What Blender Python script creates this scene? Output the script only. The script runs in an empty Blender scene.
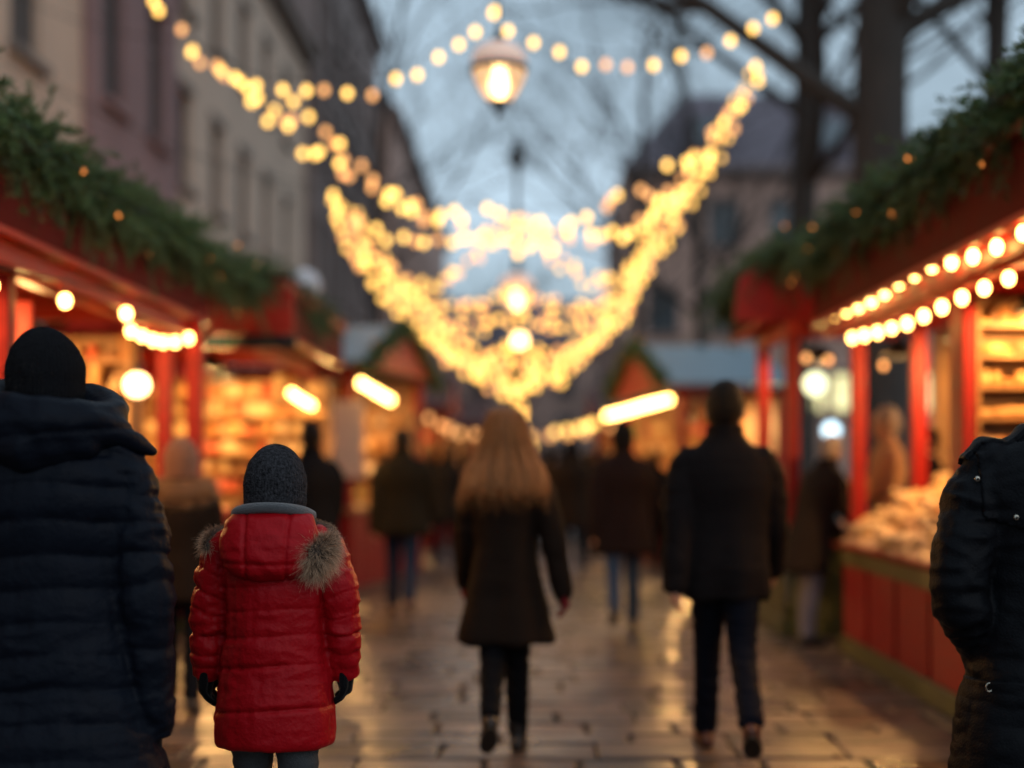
import bpy, math, random
import numpy as np
from mathutils import Vector, Matrix
R=math.radians; PI=math.pi
rng=np.random.default_rng(7); random.seed(7)
sc=bpy.context.scene; COL=sc.collection
F=1500.0; CX=535.0; CY=471.0; CH=1.38
def P(px,py,s): return (( px-CX)/s, F/s, CH+(CY-py)/s)     # image measurement at scale s (px per metre) -> metres

# ------------------------------------------------------------------ materials
MC={}
def mat(name,col,rough=0.6,metal=0.0,bump=0.0,bscale=30.0,var=0.0,vscale=4.0,sheen=0.0,spec=0.5,detail=4,stretch=None,coat=0.0):
    if name in MC: return MC[name]
    m=bpy.data.materials.new(name); m.use_nodes=True; MC[name]=m
    nt=m.node_tree; N=nt.nodes; L=nt.links; b=N['Principled BSDF']
    b.inputs['Base Color'].default_value=(*col,1); b.inputs['Roughness'].default_value=rough
    b.inputs['Metallic'].default_value=metal; b.inputs['Specular IOR Level'].default_value=spec
    if sheen: b.inputs['Sheen Weight'].default_value=sheen; b.inputs['Sheen Roughness'].default_value=0.4
    if coat: b.inputs['Coat Weight'].default_value=coat; b.inputs['Coat Roughness'].default_value=0.2
    tc=N.new('ShaderNodeTexCoord'); src=tc.outputs['Object']
    if stretch:
        mp=N.new('ShaderNodeMapping'); mp.inputs['Scale'].default_value=stretch; L.new(src,mp.inputs['Vector']); src=mp.outputs[0]
    if var:
        n=N.new('ShaderNodeTexNoise'); n.inputs['Scale'].default_value=vscale; n.inputs['Detail'].default_value=5; L.new(src,n.inputs['Vector'])
        mr=N.new('ShaderNodeMapRange'); mr.inputs[1].default_value=.25; mr.inputs[2].default_value=.75
        mr.inputs[3].default_value=1-var; mr.inputs[4].default_value=1+var; L.new(n.outputs[0],mr.inputs[0])
        mx=N.new('ShaderNodeVectorMath'); mx.operation='SCALE'; mx.inputs[0].default_value=col; L.new(mr.outputs[0],mx.inputs['Scale'])
        L.new(mx.outputs[0],b.inputs['Base Color'])
        mr2=N.new('ShaderNodeMapRange'); mr2.inputs[3].default_value=max(rough-.12,.03); mr2.inputs[4].default_value=min(rough+.12,1)
        L.new(n.outputs[0],mr2.inputs[0]); L.new(mr2.outputs[0],b.inputs['Roughness'])
    if bump:
        n2=N.new('ShaderNodeTexNoise'); n2.inputs['Scale'].default_value=bscale; n2.inputs['Detail'].default_value=detail; L.new(src,n2.inputs['Vector'])
        bp=N.new('ShaderNodeBump'); bp.inputs['Strength'].default_value=bump; bp.inputs['Distance'].default_value=.01
        L.new(n2.outputs[0],bp.inputs['Height']); L.new(bp.outputs[0],b.inputs['Normal'])
    return m
def emit(name,col,strength,sampling=None):
    if name in MC: return MC[name]
    m=bpy.data.materials.new(name); m.use_nodes=True; MC[name]=m
    b=m.node_tree.nodes['Principled BSDF']; b.inputs['Base Color'].default_value=(*[min(c,.9) for c in col],1)
    b.inputs['Emission Color'].default_value=(*col,1); b.inputs['Emission Strength'].default_value=strength; b.inputs['Roughness'].default_value=.3
    if sampling: m.cycles.emission_sampling=sampling
    return m
def emit_goods(name):   # colour varied shelf goods
    pass
WARM=(1.0,.50,.13)
m_red=mat('red_painted_wood',(.25,.007,.007),.5,bump=.35,bscale=14,var=.22,vscale=5,stretch=(1,1,6),spec=.25)
m_redh=mat('red_painted_board',(.48,.026,.010),.45,bump=.3,bscale=14,var=.22,vscale=4,spec=.35)
m_dred=mat('dark_red_paint',(.13,.010,.007),.75,bump=.25,bscale=16,var=.2,spec=.12)
m_green=mat('olive_green_paint',(.075,.075,.018),.5,bump=.3,bscale=14,var=.2)
m_wood=mat('brown_wood',(.30,.15,.055),.55,bump=.4,bscale=18,var=.3,vscale=5,stretch=(1,6,6))
m_roof=mat('slate_blue_roof',(.16,.25,.32),.45,bump=.3,bscale=10,var=.15)
m_rroof=mat('stall_roof_felt',(.10,.03,.02),.7,bump=.4,bscale=25,var=.2)
m_fir=mat('fir_needles',(.10,.165,.05),.5,var=.5,vscale=9)
m_firstem=mat('fir_stem',(.05,.035,.018),.8)
m_bark=mat('bark',(.055,.043,.036),.85,bump=.8,bscale=9,var=.35,vscale=3,stretch=(3,3,.6))
m_cable=mat('cable_rubber',(.02,.018,.016),.6)
m_socket=mat('bulb_socket',(.03,.025,.02),.5)
m_iron=mat('black_iron',(.03,.03,.032),.42,metal=.6)
m_bulb=emit('bulb_near',(1.0,.56,.14),19)
m_gar=emit('bulb_garland',(1.0,.57,.13),4.6)
m_swag=emit('bulb_swag',(1.0,.55,.12),3.0)
m_gard=emit('bulb_dim',(1.0,.45,.15),2.4)
m_fairy=emit('fairy_glow',(1.0,.30,.06),2.4)
m_globe=emit('globe_glow',(1.0,.60,.24),9)

# ------------------------------------------------------------------ mesh helpers
class MB:
    def __init__(s): s.v=[]; s.f=[]; s.n=0
    def add(s,v,f):
        v=np.asarray(v,float).reshape(-1,3); s.v.append(v); s.f+= [tuple(int(i)+s.n for i in q) for q in f]; s.n+=len(v); return s
    def box(s,a,b,bev=0.0):
        a,b=np.minimum(a,b),np.maximum(a,b)
        x0,y0,z0=a; x1,y1,z1=b
        if bev<=0 or min(b-a)<2.2*bev:
            v=[(x,y,z) for x in (x0,x1) for y in (y0,y1) for z in (z0,z1)]
            return s.add(v,[(0,1,3,2),(4,6,7,5),(0,4,5,1),(2,3,7,6),(0,2,6,4),(1,5,7,3)])
        v=[];idx={}
        for i,x in enumerate((x0,x1)):
            for j,y in enumerate((y0,y1)):
                for k,z in enumerate((z0,z1)):
                    sx,sy,sz=(1-2*i)*bev,(1-2*j)*bev,(1-2*k)*bev
                    for a_,q in enumerate(((x,y+sy,z+sz),(x+sx,y,z+sz),(x+sx,y+sy,z))):
                        idx[i,j,k,a_]=len(v); v.append(q)
        f=[]
        for ax in range(3):
            o=[q for q in range(3) if q!=ax]
            for e in (0,1):
                q=[]
                for (p,r) in ((0,0),(1,0),(1,1),(0,1)):
                    c=[0,0,0]; c[ax]=e; c[o[0]]=p; c[o[1]]=r; q.append(idx[c[0],c[1],c[2],ax])
                flip=(e==0)^(ax==1)
                f.append(tuple(q[::-1]) if flip else tuple(q))
            for p in (0,1):
                for r in (0,1):
                    c0=[0,0,0]; c1=[0,0,0]; c0[ax]=0;c1[ax]=1
                    for c in (c0,c1): c[o[0]]=p; c[o[1]]=r
                    q=(idx[(*c0,o[0])],idx[(*c1,o[0])],idx[(*c1,o[1])],idx[(*c0,o[1])])
                    f.append(q if (p^r)^(ax==1) else q[::-1])
        for i in (0,1):
            for j in (0,1):
                for k in (0,1):
                    q=(idx[i,j,k,0],idx[i,j,k,1],idx[i,j,k,2]); f.append(q if (i^j^k) else q[::-1])
        return s.add(v,f)
    def obox(s,c,size,rz=0,rx=0,ry=0,bev=0.0):
        t=MB(); h=np.array(size)/2; t.box(-h,h,bev); v=np.concatenate(t.v)
        M=np.array(Matrix.Rotation(rz,3,'Z')@Matrix.Rotation(ry,3,'Y')@Matrix.Rotation(rx,3,'X'))
        return s.add(v@M.T+np.array(c),t.f)
    def beam(s,a,b,w,h,up=(0,0,1)):
        a=np.array(a,float); b=np.array(b,float); d=b-a; L=np.linalg.norm(d); d/=L
        sd=np.cross(d,up); sd/=np.linalg.norm(sd); u=np.cross(sd,d); v=[]
        for t in (0,L):
            for (p,q) in ((-1,-1),(1,-1),(1,1),(-1,1)): v.append(a+d*t+sd*p*w/2+u*q*h/2)
        return s.add(v,[(0,3,2,1),(4,5,6,7),(0,1,5,4),(1,2,6,5),(2,3,7,6),(3,0,4,7)][::1])
    def tube(s,pts,rad,n=8,cap=True,hemi=True):
        pts=np.array(pts,float); m=len(pts); rad=np.broadcast_to(np.array(rad,float).reshape(-1,1) if np.ndim(rad)<2 else np.array(rad,float),(m,1 if np.ndim(rad)<2 else 2)).copy()
        if rad.shape[1]==1: rad=np.repeat(rad,2,1)
        if hemi and cap:
            d0=pts[0]-pts[1]; d0/=np.linalg.norm(d0); d1=pts[-1]-pts[-2]; d1/=np.linalg.norm(d1); A=[];B=[]
            for a in (80,50,25):
                A.append((pts[0]+d0*rad[0].min()*math.sin(R(a)),rad[0]*math.cos(R(a))))
            for a in (25,50,80):
                B.append((pts[-1]+d1*rad[-1].min()*math.sin(R(a)),rad[-1]*math.cos(R(a))))
            pts=np.array([p for p,_ in A]+list(pts)+[p for p,_ in B]); rad=np.array([r for _,r in A]+list(rad)+[r for _,r in B]); m=len(pts)
        T=np.gradient(pts,axis=0); T/=np.linalg.norm(T,axis=1)[:,None]+1e-12
        up=np.array([1.,0,0]) if abs(T[0][0])<.8 else np.array([0,1.,0])
        nx=up-T[0]*up.dot(T[0]); nx/=np.linalg.norm(nx); V=[]
        th=np.arange(n)*2*PI/n
        for i in range(m):
            nx=nx-T[i]*nx.dot(T[i]); nx/=np.linalg.norm(nx); ny=np.cross(T[i],nx)
            V.append(pts[i]+np.outer(np.cos(th)*rad[i,0],nx)+np.outer(np.sin(th)*rad[i,1],ny))
        f=[(i*n+j,i*n+(j+1)%n,(i+1)*n+(j+1)%n,(i+1)*n+j) for i in range(m-1) for j in range(n)]
        if cap: f+=[tuple(range(n))[::-1],tuple((m-1)*n+j for j in range(n))]
        return s.add(np.concatenate(V),f)
    def rings(s,rs,n=32,cap=True):   # rs: (cx,cy,z,rx,ry[,tiltx])
        th=np.arange(n)*2*PI/n; V=[]
        for r in rs:
            cx,cy,z,rx,ry=r[:5]; e=r[5] if len(r)>5 else 1.0
            c,sn=np.cos(th),np.sin(th)
            V.append(np.stack([cx+rx*np.sign(c)*np.abs(c)**e, cy+ry*np.sign(sn)*np.abs(sn)**e, np.full(n,z)],1))
        m=len(rs); f=[(i*n+j,i*n+(j+1)%n,(i+1)*n+(j+1)%n,(i+1)*n+j) for i in range(m-1) for j in range(n)]
        if rs[0][2]>rs[-1][2]: f=[q[::-1] for q in f]
        if cap:
            a=tuple(range(n)); b=tuple((m-1)*n+j for j in range(n))
            f+= [a[::-1],b] if rs[0][2]<rs[-1][2] else [a,b[::-1]]
        return s.add(np.concatenate(V),f)
    def ball(s,c,r,n=10,m=7,rot=None):
        r=np.broadcast_to(np.array(r,float),(3,)); V=[(0,0,-1)]
        for i in range(1,m):
            ph=-PI/2+PI*i/m
            for j in range(n): V.append((math.cos(ph)*math.cos(2*PI*j/n),math.cos(ph)*math.sin(2*PI*j/n),math.sin(ph)))
        V.append((0,0,1)); V=np.array(V)*r
        if rot is not None: V=V@np.array(rot).T
        f=[(0,1+(j+1)%n,1+j) for j in range(n)]
        for i in range(m-2):
            for j in range(n): f.append((1+i*n+j,1+i*n+(j+1)%n,1+(i+1)*n+(j+1)%n,1+(i+1)*n+j))
        e=len(V)-1; f+=[(e,1+(m-2)*n+j,1+(m-2)*n+(j+1)%n) for j in range(n)]
        return s.add(V+np.array(c),f)
    def lathe(s,c,prof,n=20): return s.rings([(c[0],c[1],c[2]+z,r,r) for r,z in prof],n)
    def mesh(s,name):
        me=bpy.data.meshes.new(name); v=np.concatenate(s.v) if s.v else np.zeros((0,3))
        me.from_pydata(v.tolist(),[],s.f); me.update(); return me
def fastmesh(name,V,k):   # V: (n*k,3) separate polygons of k verts
    me=bpy.data.meshes.new(name); n=len(V)//k
    me.vertices.add(len(V)); me.vertices.foreach_set('co',np.ascontiguousarray(V,dtype=np.float32).ravel())
    me.loops.add(len(V)); me.loops.foreach_set('vertex_index',np.arange(len(V),dtype=np.int32))
    me.polygons.add(n); me.polygons.foreach_set('loop_start',np.arange(0,len(V),k,dtype=np.int32))
    me.update(calc_edges=True); return me
def ob(name,me,m=None,parent=None,smooth=False,loc=None):
    if isinstance(me,MB): me=me.mesh(name)
    if m is not None and not me.materials: me.materials.append(m)
    if smooth: me.shade_smooth()
    o=bpy.data.objects.new(name,me); COL.objects.link(o)
    if parent is not None:
        o.parent=parent
        if loc is None and not parent.get('_local'): o.location=-Vector(parent.location)
    if loc is not None: o.location=loc
    return o
def tag(o,label,cat,group=None,kind=None):
    if label: o['label']=label
    if cat: o['category']=cat
    if group: o['group']=group
    if kind: o['kind']=kind
    return o
def thing(name,label,cat,loc=(0,0,0),group=None,rz=0,local=False):
    o=bpy.data.objects.new(name,None); COL.objects.link(o); o.location=loc; o.rotation_euler=(0,0,rz); o.empty_display_size=.1
    if local: o['_local']=1
    return tag(o,label,cat,group)
def struct(name,me,m,smooth=False):
    o=ob(name,me,m,smooth=smooth); o['kind']='structure'; return o
def copy_tree(o,parent=None):
    c=o.copy(); COL.objects.link(c); c.parent=parent
    for ch in list(o.children): copy_tree(ch,c)
    return c
def spl(ps,n):      # catmull-rom resample to n points, even arc length
    ps=np.array(ps,float); q=np.concatenate([[2*ps[0]-ps[1]],ps,[2*ps[-1]-ps[-2]]]); out=[]
    for i in range(len(ps)-1):
        a,b,c,d=q[i:i+4]
        for t in np.linspace(0,1,14,endpoint=False):
            out.append(.5*((2*b)+(c-a)*t+(2*a-5*b+4*c-d)*t*t+(-a+3*b-3*c+d)*t**3))
    out.append(ps[-1]); out=np.array(out); L=np.concatenate([[0],np.cumsum(np.linalg.norm(np.diff(out,axis=0),axis=1))])
    t=np.linspace(0,L[-1],n); return np.stack([np.interp(t,L,out[:,k]) for k in range(3)],1),L[-1]
_W=[(rng.normal(size=3),rng.uniform(0,6.28)) for _ in range(10)]
def wob(V,f,seed=0):   # smooth pseudo noise in -1..1
    o=np.zeros(len(V))
    for i in range(6):
        d,p=_W[(i+seed)%10]; o+=np.sin(V@(d*f*(1+.35*i))+p+seed*1.7)/(1+.3*i)
    return o/3.2

# ------------------------------------------------------------------ camera, world, light
cam=bpy.data.cameras.new('camera'); co=bpy.data.objects.new('camera',cam); COL.objects.link(co); sc.camera=co
co.location=(0,0,CH); co.rotation_euler=(R(90),0,0)
cam.sensor_width=36; cam.lens=F/1024*36; cam.shift_x=-(CX-512)/1024; cam.shift_y=(CY-384)/1024
cam.clip_start=.05; cam.clip_end=1000
cam.dof.use_dof=True; cam.dof.focus_distance=F/338; cam.dof.aperture_fstop=cam.lens/64.0
w=bpy.data.worlds.new('World'); sc.world=w; w.use_nodes=True; nt=w.node_tree; N=nt.nodes; L=nt.links
bg=N['Background']; sky=N.new('ShaderNodeTexSky'); sky.sky_type='NISHITA'; sky.sun_disc=False
sky.sun_elevation=R(4); sky.sun_rotation=R(142); sky.air_density=1.2; sky.dust_density=1.5; sky.ozone_density=3
tc=N.new('ShaderNodeTexCoord'); mp=N.new('ShaderNodeMapping'); mp.inputs['Scale'].default_value=(1,1,2.6); L.new(tc.outputs['Generated'],mp.inputs[0])
ns=N.new('ShaderNodeTexNoise'); ns.inputs['Scale'].default_value=3.2; ns.inputs['Detail'].default_value=6; L.new(mp.outputs[0],ns.inputs[0])
cr=N.new('ShaderNodeValToRGB'); cr.color_ramp.elements[0].position=.38; cr.color_ramp.elements[1].position=.66
cr.color_ramp.elements[0].color=(.5,.5,.5,1); cr.color_ramp.elements[1].color=(.9,.9,.9,1); L.new(ns.outputs[0],cr.inputs[0])
mx=N.new('ShaderNodeMix'); mx.data_type='RGBA'; L.new(cr.outputs[0],mx.inputs[0]); L.new(sky.outputs[0],mx.inputs[6]); mx.inputs[7].default_value=(9.0,11.6,13.8,1)
L.new(mx.outputs[2],bg.inputs[0]); bg.inputs[1].default_value=.072
sun=bpy.data.lights.new('sun','SUN'); so=bpy.data.objects.new('sun',sun); COL.objects.link(so)
sun.energy=.24; sun.angle=R(40); sun.color=(1,.86,.76); so.rotation_euler=(R(58),0,R(38))
sc.view_settings.view_transform='Standard'; sc.view_settings.look='None'; sc.view_settings.gamma=1; sc.view_settings.exposure=0
cy=sc.cycles; cy.use_denoising=True; cy.denoiser='OPENIMAGEDENOISE'; cy.max_bounces=6; cy.diffuse_bounces=3; cy.glossy_bounces=3
cy.sample_clamp_indirect=4; cy.sample_clamp_direct=0; cy.caustics_reflective=False; cy.caustics_refractive=False; cy.use_light_tree=True; cy.use_adaptive_sampling=False
try: cy.denoising_prefilter='ACCURATE'
except: pass

# ------------------------------------------------------------------ ground
g=MB(); g.add([(-400,-60,0),(400,-60,0),(400,700,0),(-400,700,0)],[(0,1,2,3)]); struct('ground',g,mat('dark_earth_joint',(.03,.024,.02),.8,bump=.5,bscale=30)); bpy.data.objects['ground'].location.z=-.022
def paving():
    V=[];F_=[];C_=[]; y=2.6; n=0; r_=np.random.default_rng(12)
    while y<60:
        h=r_.uniform(.27,.44)*(1 if y<25 else 1.6); x=-5.2+r_.uniform(-.5,0)
        while x<5.2:
            w_=r_.uniform(.38,.82)*(1 if y<25 else 1.5); g_=r_.uniform(.008,.016); bv=.014
            x0,x1,y0,y1=x+g_,x+w_-g_,y+g_,y+h-g_; j=r_.uniform(-.012,.012,(4,2)); z0=r_.uniform(-.006,.004); tx,ty=r_.normal(0,.009,2)
            cs=[(x0,y0),(x1,y0),(x1,y1),(x0,y1)]; cs=[(a+j[i,0],b+j[i,1]) for i,(a,b) in enumerate(cs)]; mx_,my_=(x0+x1)/2,(y0+y1)/2
            def rg(ins,dz): return [(a+ins*np.sign(mx_-a),b+ins*np.sign(my_-b),z0+dz+(a-mx_)*tx+(b-my_)*ty) for a,b in cs]
            V+=rg(0,-.03)+rg(0,-.010)+rg(bv*.4,-.003)+rg(bv*1.3,0); 
            for k in range(3): F_+=[(n+k*4+i,n+k*4+(i+1)%4,n+k*4+4+(i+1)%4,n+k*4+4+i) for i in range(4)]
            F_.append((n+12,n+13,n+14,n+15)); C_+=[r_.uniform(0,1)]*16; n+=16; x+=w_
        y+=h
    me=bpy.data.meshes.new('paving'); me.from_pydata([tuple(map(float,v)) for v in V],[],F_); a=me.color_attributes.new('stone','FLOAT_COLOR','POINT'); c=np.array(C_); a.data.foreach_set('color',np.stack([c,c,c,np.ones_like(c)],1).astype(np.float32).ravel())
    m=bpy.data.materials.new('wet_stone_slabs'); m.use_nodes=True; N=m.node_tree.nodes; L=m.node_tree.links; b=N['Principled BSDF']
    at=N.new('ShaderNodeAttribute'); at.attribute_name='stone'; cr=N.new('ShaderNodeValToRGB'); L.new(at.outputs['Color'],cr.inputs[0])
    cr.color_ramp.elements[0].color=(.042,.028,.021,1); cr.color_ramp.elements[1].color=(.135,.088,.064,1)
    tc=N.new('ShaderNodeTexCoord'); n1=N.new('ShaderNodeTexNoise'); n1.inputs['Scale'].default_value=7; n1.inputs['Detail'].default_value=8; L.new(tc.outputs['Object'],n1.inputs[0])
    mr=N.new('ShaderNodeMapRange'); mr.inputs[1].default_value=.3; mr.inputs[2].default_value=.7; mr.inputs[3].default_value=.6; mr.inputs[4].default_value=1.3; L.new(n1.outputs[0],mr.inputs[0])
    vs=N.new('ShaderNodeVectorMath'); vs.operation='SCALE'; L.new(cr.outputs[0],vs.inputs[0]); L.new(mr.outputs[0],vs.inputs['Scale']); L.new(vs.outputs[0],b.inputs['Base Color'])
    n2=N.new('ShaderNodeTexNoise'); n2.inputs['Scale'].default_value=1.1; n2.inputs['Detail'].default_value=5; L.new(tc.outputs['Object'],n2.inputs[0])
    ad=N.new('ShaderNodeMath'); ad.operation='MULTIPLY_ADD'; L.new(at.outputs['Fac'],ad.inputs[0]); ad.inputs[1].default_value=.16; L.new(n2.outputs[0],ad.inputs[2])
    rr=N.new('ShaderNodeMapRange'); rr.inputs[1].default_value=.42; rr.inputs[2].default_value=.78; rr.inputs[3].default_value=.25; rr.inputs[4].default_value=.52; L.new(ad.outputs[0],rr.inputs[0]); L.new(rr.outputs[0],b.inputs['Roughness'])
    b.inputs['Specular IOR Level'].default_value=.45
    n3=N.new('ShaderNodeTexNoise'); n3.inputs['Scale'].default_value=22; n3.inputs['Detail'].default_value=6; L.new(tc.outputs['Object'],n3.inputs[0])
    n4=N.new('ShaderNodeTexNoise'); n4.inputs['Scale'].default_value=3.5; n4.inputs['Detail'].default_value=2; L.new(tc.outputs['Object'],n4.inputs[0])
    bp=N.new('ShaderNodeBump'); bp.inputs['Strength'].default_value=.45; bp.inputs['Distance'].default_value=.01; L.new(n3.outputs[0],bp.inputs['Height'])
    b2=N.new('ShaderNodeBump'); b2.inputs['Strength'].default_value=.5; b2.inputs['Distance'].default_value=.03; L.new(n4.outputs[0],b2.inputs['Height']); L.new(bp.outputs[0],b2.inputs['Normal']); L.new(b2.outputs[0],b.inputs['Normal'])
    struct('paving',me,m)
paving()

# ------------------------------------------------------------------ buildings
m_glass=mat('window_glass',(.05,.065,.075),.08,spec=1.0)
m_frame=mat('window_frame_paint',(.16,.13,.12),.6)
m_lit=emit('lit_shop_window',(.95,.85,.42),1.3)
def wall_holes(mb,o,u,n,L_,H,holes,depth=.22,thick=10.):
    """front wall with openings; o origin, u unit along, n outward normal, holes (u0,u1,z0,z1)"""
    o=np.array(o,float);u=np.array(u,float);n=np.array(n,float);z=np.array([0,0,1.])
    us=sorted({0,L_,*[h[0] for h in holes],*[h[1] for h in holes]}); zs=sorted({0,H,*[h[2] for h in holes],*[h[3] for h in holes]})
    for a,b in zip(us[:-1],us[1:]):
        for c,d in zip(zs[:-1],zs[1:]):
            mu,mz=(a+b)/2,(c+d)/2
            if any(h[0]<mu<h[1] and h[2]<mz<h[3] for h in holes): continue
            mb.add([o+u*a+z*c,o+u*b+z*c,o+u*b+z*d,o+u*a+z*d],[(0,1,2,3)])
    for h in holes:
        q=[(h[0],h[2]),(h[1],h[2]),(h[1],h[3]),(h[0],h[3])]
        for i in range(4):
            a,b=q[i],q[(i+1)%4]
            mb.add([o+u*a[0]+z*a[1],o+u*b[0]+z*b[1],o+u*b[0]+z*b[1]-n*depth,o+u*a[0]+z*a[1]-n*depth],[(0,3,2,1)])
    b=-n*thick
    mb.add([o,o+b,o+b+z*H,o+z*H],[(0,1,2,3)]); mb.add([o+u*L_,o+u*L_+z*H,o+u*L_+b+z*H,o+u*L_+b],[(0,1,2,3)])
    mb.add([o+b,o+u*L_+b,o+u*L_+b+z*H,o+b+z*H],[(0,1,2,3)]); mb.add([o+z*H,o+u*L_+z*H,o+u*L_+b+z*H,o+b+z*H],[(0,1,2,3)])
def building(label,o,u,n,L_,H,wins,wm,roof_h=0,roofm=None,thick=10,lit=(),cornice=True,sillm=None,roof_in=3.5,hip=0):
    o=np.array(o,float);u=np.array(u,float);n=np.array(n,float);z=np.array([0,0,1.])
    root=thing('building',label,'building',tuple(o),'buildings lining the street')
    mb=MB(); wall_holes(mb,o,u,n,L_,H,wins,thick=thick); ob('wall',mb,wm,root)
    sm=sillm or m_frame
    for i,h in enumerate(wins):
        fr=MB(); a,b,c,d=h; pw=.07
        def bx(u0,u1,z0,z1,d0,d1,t=fr):
            p=[o+u*uu+z*zz-n*dd for uu in (u0,u1) for zz in (z0,z1) for dd in (d0,d1)]
            t.add(p,[(0,1,3,2),(4,6,7,5),(0,4,5,1),(2,3,7,6),(0,2,6,4),(1,5,7,3)])
        bx(a,a+pw,c,d,.12,.2);bx(b-pw,b,c,d,.12,.2);bx(a+pw,b-pw,d-pw,d,.121,.2);bx(a+pw,b-pw,c,c+pw,.121,.2)
        bx((a+b)/2-.03,(a+b)/2+.03,c+pw,d-pw,.13,.195); bx(a+pw,b-pw,c+(d-c)*.68,c+(d-c)*.68+.05,.133,.19)
        f=ob('window',fr,m_frame,root)
        gl=MB(); gl.add([o+u*a+z*c-n*.17,o+u*b+z*c-n*.17,o+u*b+z*d-n*.17,o+u*a+z*d-n*.17],[(0,1,2,3)])
        g_=ob('pane',gl,m_lit if i in lit else m_glass,f,loc=(0,0,0))
        si=MB(); bx(a-.12,b+.12,c-.12,c-.003,-.14,.05,si); ob('sill',si,sm,f,loc=(0,0,0)); si=MB(); bx(a-.1,b+.1,d+.003,d+.16,-.05,.05,si); ob('lintel',si,sm,f,loc=(0,0,0))
    if cornice:
        mb=MB()
        def bx2(u0,u1,z0,z1,d0,d1):
            p=[o+u*uu+z*zz+n*dd for uu in (u0,u1) for zz in (z0,z1) for dd in (d0,d1)]
            mb.add(p,[(0,1,3,2),(4,6,7,5),(0,4,5,1),(2,3,7,6),(0,2,6,4),(1,5,7,3)])
        bx2(0,L_,H-.35,H-.1,.003,.22); bx2(-.02,L_+.02,H-.1,H+.12,.002,.42); ob('cornice',mb,sm,root)
    if roof_h:
        mb=MB(); p=[o+z*(H+.121)+n*.3,o+u*L_+z*(H+.121)+n*.3,o+u*L_+z*(H+roof_h)-n*roof_in,o+z*(H+roof_h)-n*roof_in,
                    o+z*(H+.121)-n*thick,o+u*L_+z*(H+.121)-n*thick]
        
        if hip: p[2]=p[2]-u*hip; p[3]=p[3]+u*hip
        mb.add(p,[(0,1,2,3),(3,2,5,4),(0,3,4),(1,5,2)]); ob('roof',mb,roofm,root)
    return root
m_cream=mat('cream_render',(.70,.49,.36),.85,bump=.4,bscale=12,var=.12,vscale=.8)
m_cream2=mat('pale_render',(.74,.54,.41),.85,bump=.4,bscale=12,var=.12,vscale=.7)
m_mauve=mat('mauve_render',(.34,.20,.19),.85,bump=.4,bscale=12,var=.15,vscale=.8)
m_grey=mat('brown_grey_render',(.28,.21,.19),.85,bump=.4,bscale=10,var=.2,vscale=.6)
m_sand=mat('sandstone',(.58,.38,.31),.85,bump=.4,bscale=10,var=.15,vscale=.7)
m_slate=mat('slate_roof',(.17,.14,.17),.7,bump=.5,bscale=20,var=.2,vscale=2)
m_stone=mat('stone_trim',(.25,.2,.17),.8,bump=.3,bscale=12,var=.15)
UY=(0,1,0)
def rows(L_,sp,u0,w_,zs,hh): return [(u,u+w_,z,z+hh) for z in zs for u in np.arange(u0,L_-w_-.3,sp)]
XL=-7.0
building('cream rendered house at far left with tall dark windows',(XL,-3,0),UY,(1,0,0),26.2,14.6,rows(26.2,3.1,1.3,1.25,(3.4,7.1,10.6),2.2),m_cream,2.5,m_slate,sillm=m_stone)
building('narrow mauve house between the two cream houses',(XL+.12,23.2,0),UY,(1,0,0),5.7,15.4,[(u,u+1.25,z,z+2.5) for z in (3.5,7.35,11) for u in (.7,3.5)],m_mauve,2.5,m_slate,sillm=m_mauve)
building('long cream house with a row of narrow windows behind the left garland',(XL,28.9,0),UY,(1,0,0),16.7,14.0,rows(16.7,3.05,.5,1.15,(3.4,7.05,10.6),1.95),m_cream2,2.6,m_slate,sillm=m_stone)
building('tall brown grey house beyond the cream houses',(XL+.25,45.6,0),UY,(1,0,0),19,19.5,rows(19,2.6,.8,1.2,(3.4,7.2,11,14.8),2.1),m_grey,5,m_slate,sillm=m_grey)
building('distant dark house on the left where the street narrows',(XL+.8,64.6,0),UY,(1,0,0),40,17.0,rows(40,3.4,.8,1.3,(3.4,7.2,11),2.1),m_sand,3.5,m_slate,sillm=m_grey)
wr=[(u,u+1.25,z,z+1.75) for z in (6.9,10.4) for u in np.arange(1.0,12,2.45)]
ws=[(u,u+1.35,3.75,5.3) for u in np.arange(5.2,12,1.6)]
rb=building('broad building with a steep slate roof behind the bare trees on the right',(3.5,60,0),(1,0,0),(0,-1,0),13.4,13.4,wr+ws,m_sand,4.4,m_slate,lit=range(len(wr),len(wr)+len(ws)),thick=14,sillm=m_grey,roof_in=5.5,hip=3.0)
for i,u in enumerate((2.5,7.6)):
    mb=MB(); x=3.5+u; mb.box((x,60.2,14.2),(x+1.5,63.6,15.7)); d=ob('dormer',mb,m_slate,rb)
    mb=MB(); mb.box((x+.2,60.12,14.4),(x+1.3,60.18,15.5)); ob('dormer_window',mb,mat('dormer_glass',(.25,.3,.34),.15),d,loc=(0,0,0))
building('low distant house closing the end of the street',(-9,112,0),(1,0,0),(0,-1,0),30,10.5,rows(30,3.2,1,1.3,(3.4,7),2),m_sand,4,m_slate,sillm=m_grey)
building('dark house on the right near the end of the street',(7.5,104,0),(0,-1,0),(-1,0,0),30,15.5,rows(30,3.2,1,1.3,(3.4,7,10.6),2),m_grey,4,m_slate,sillm=m_grey,thick=8)

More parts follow.
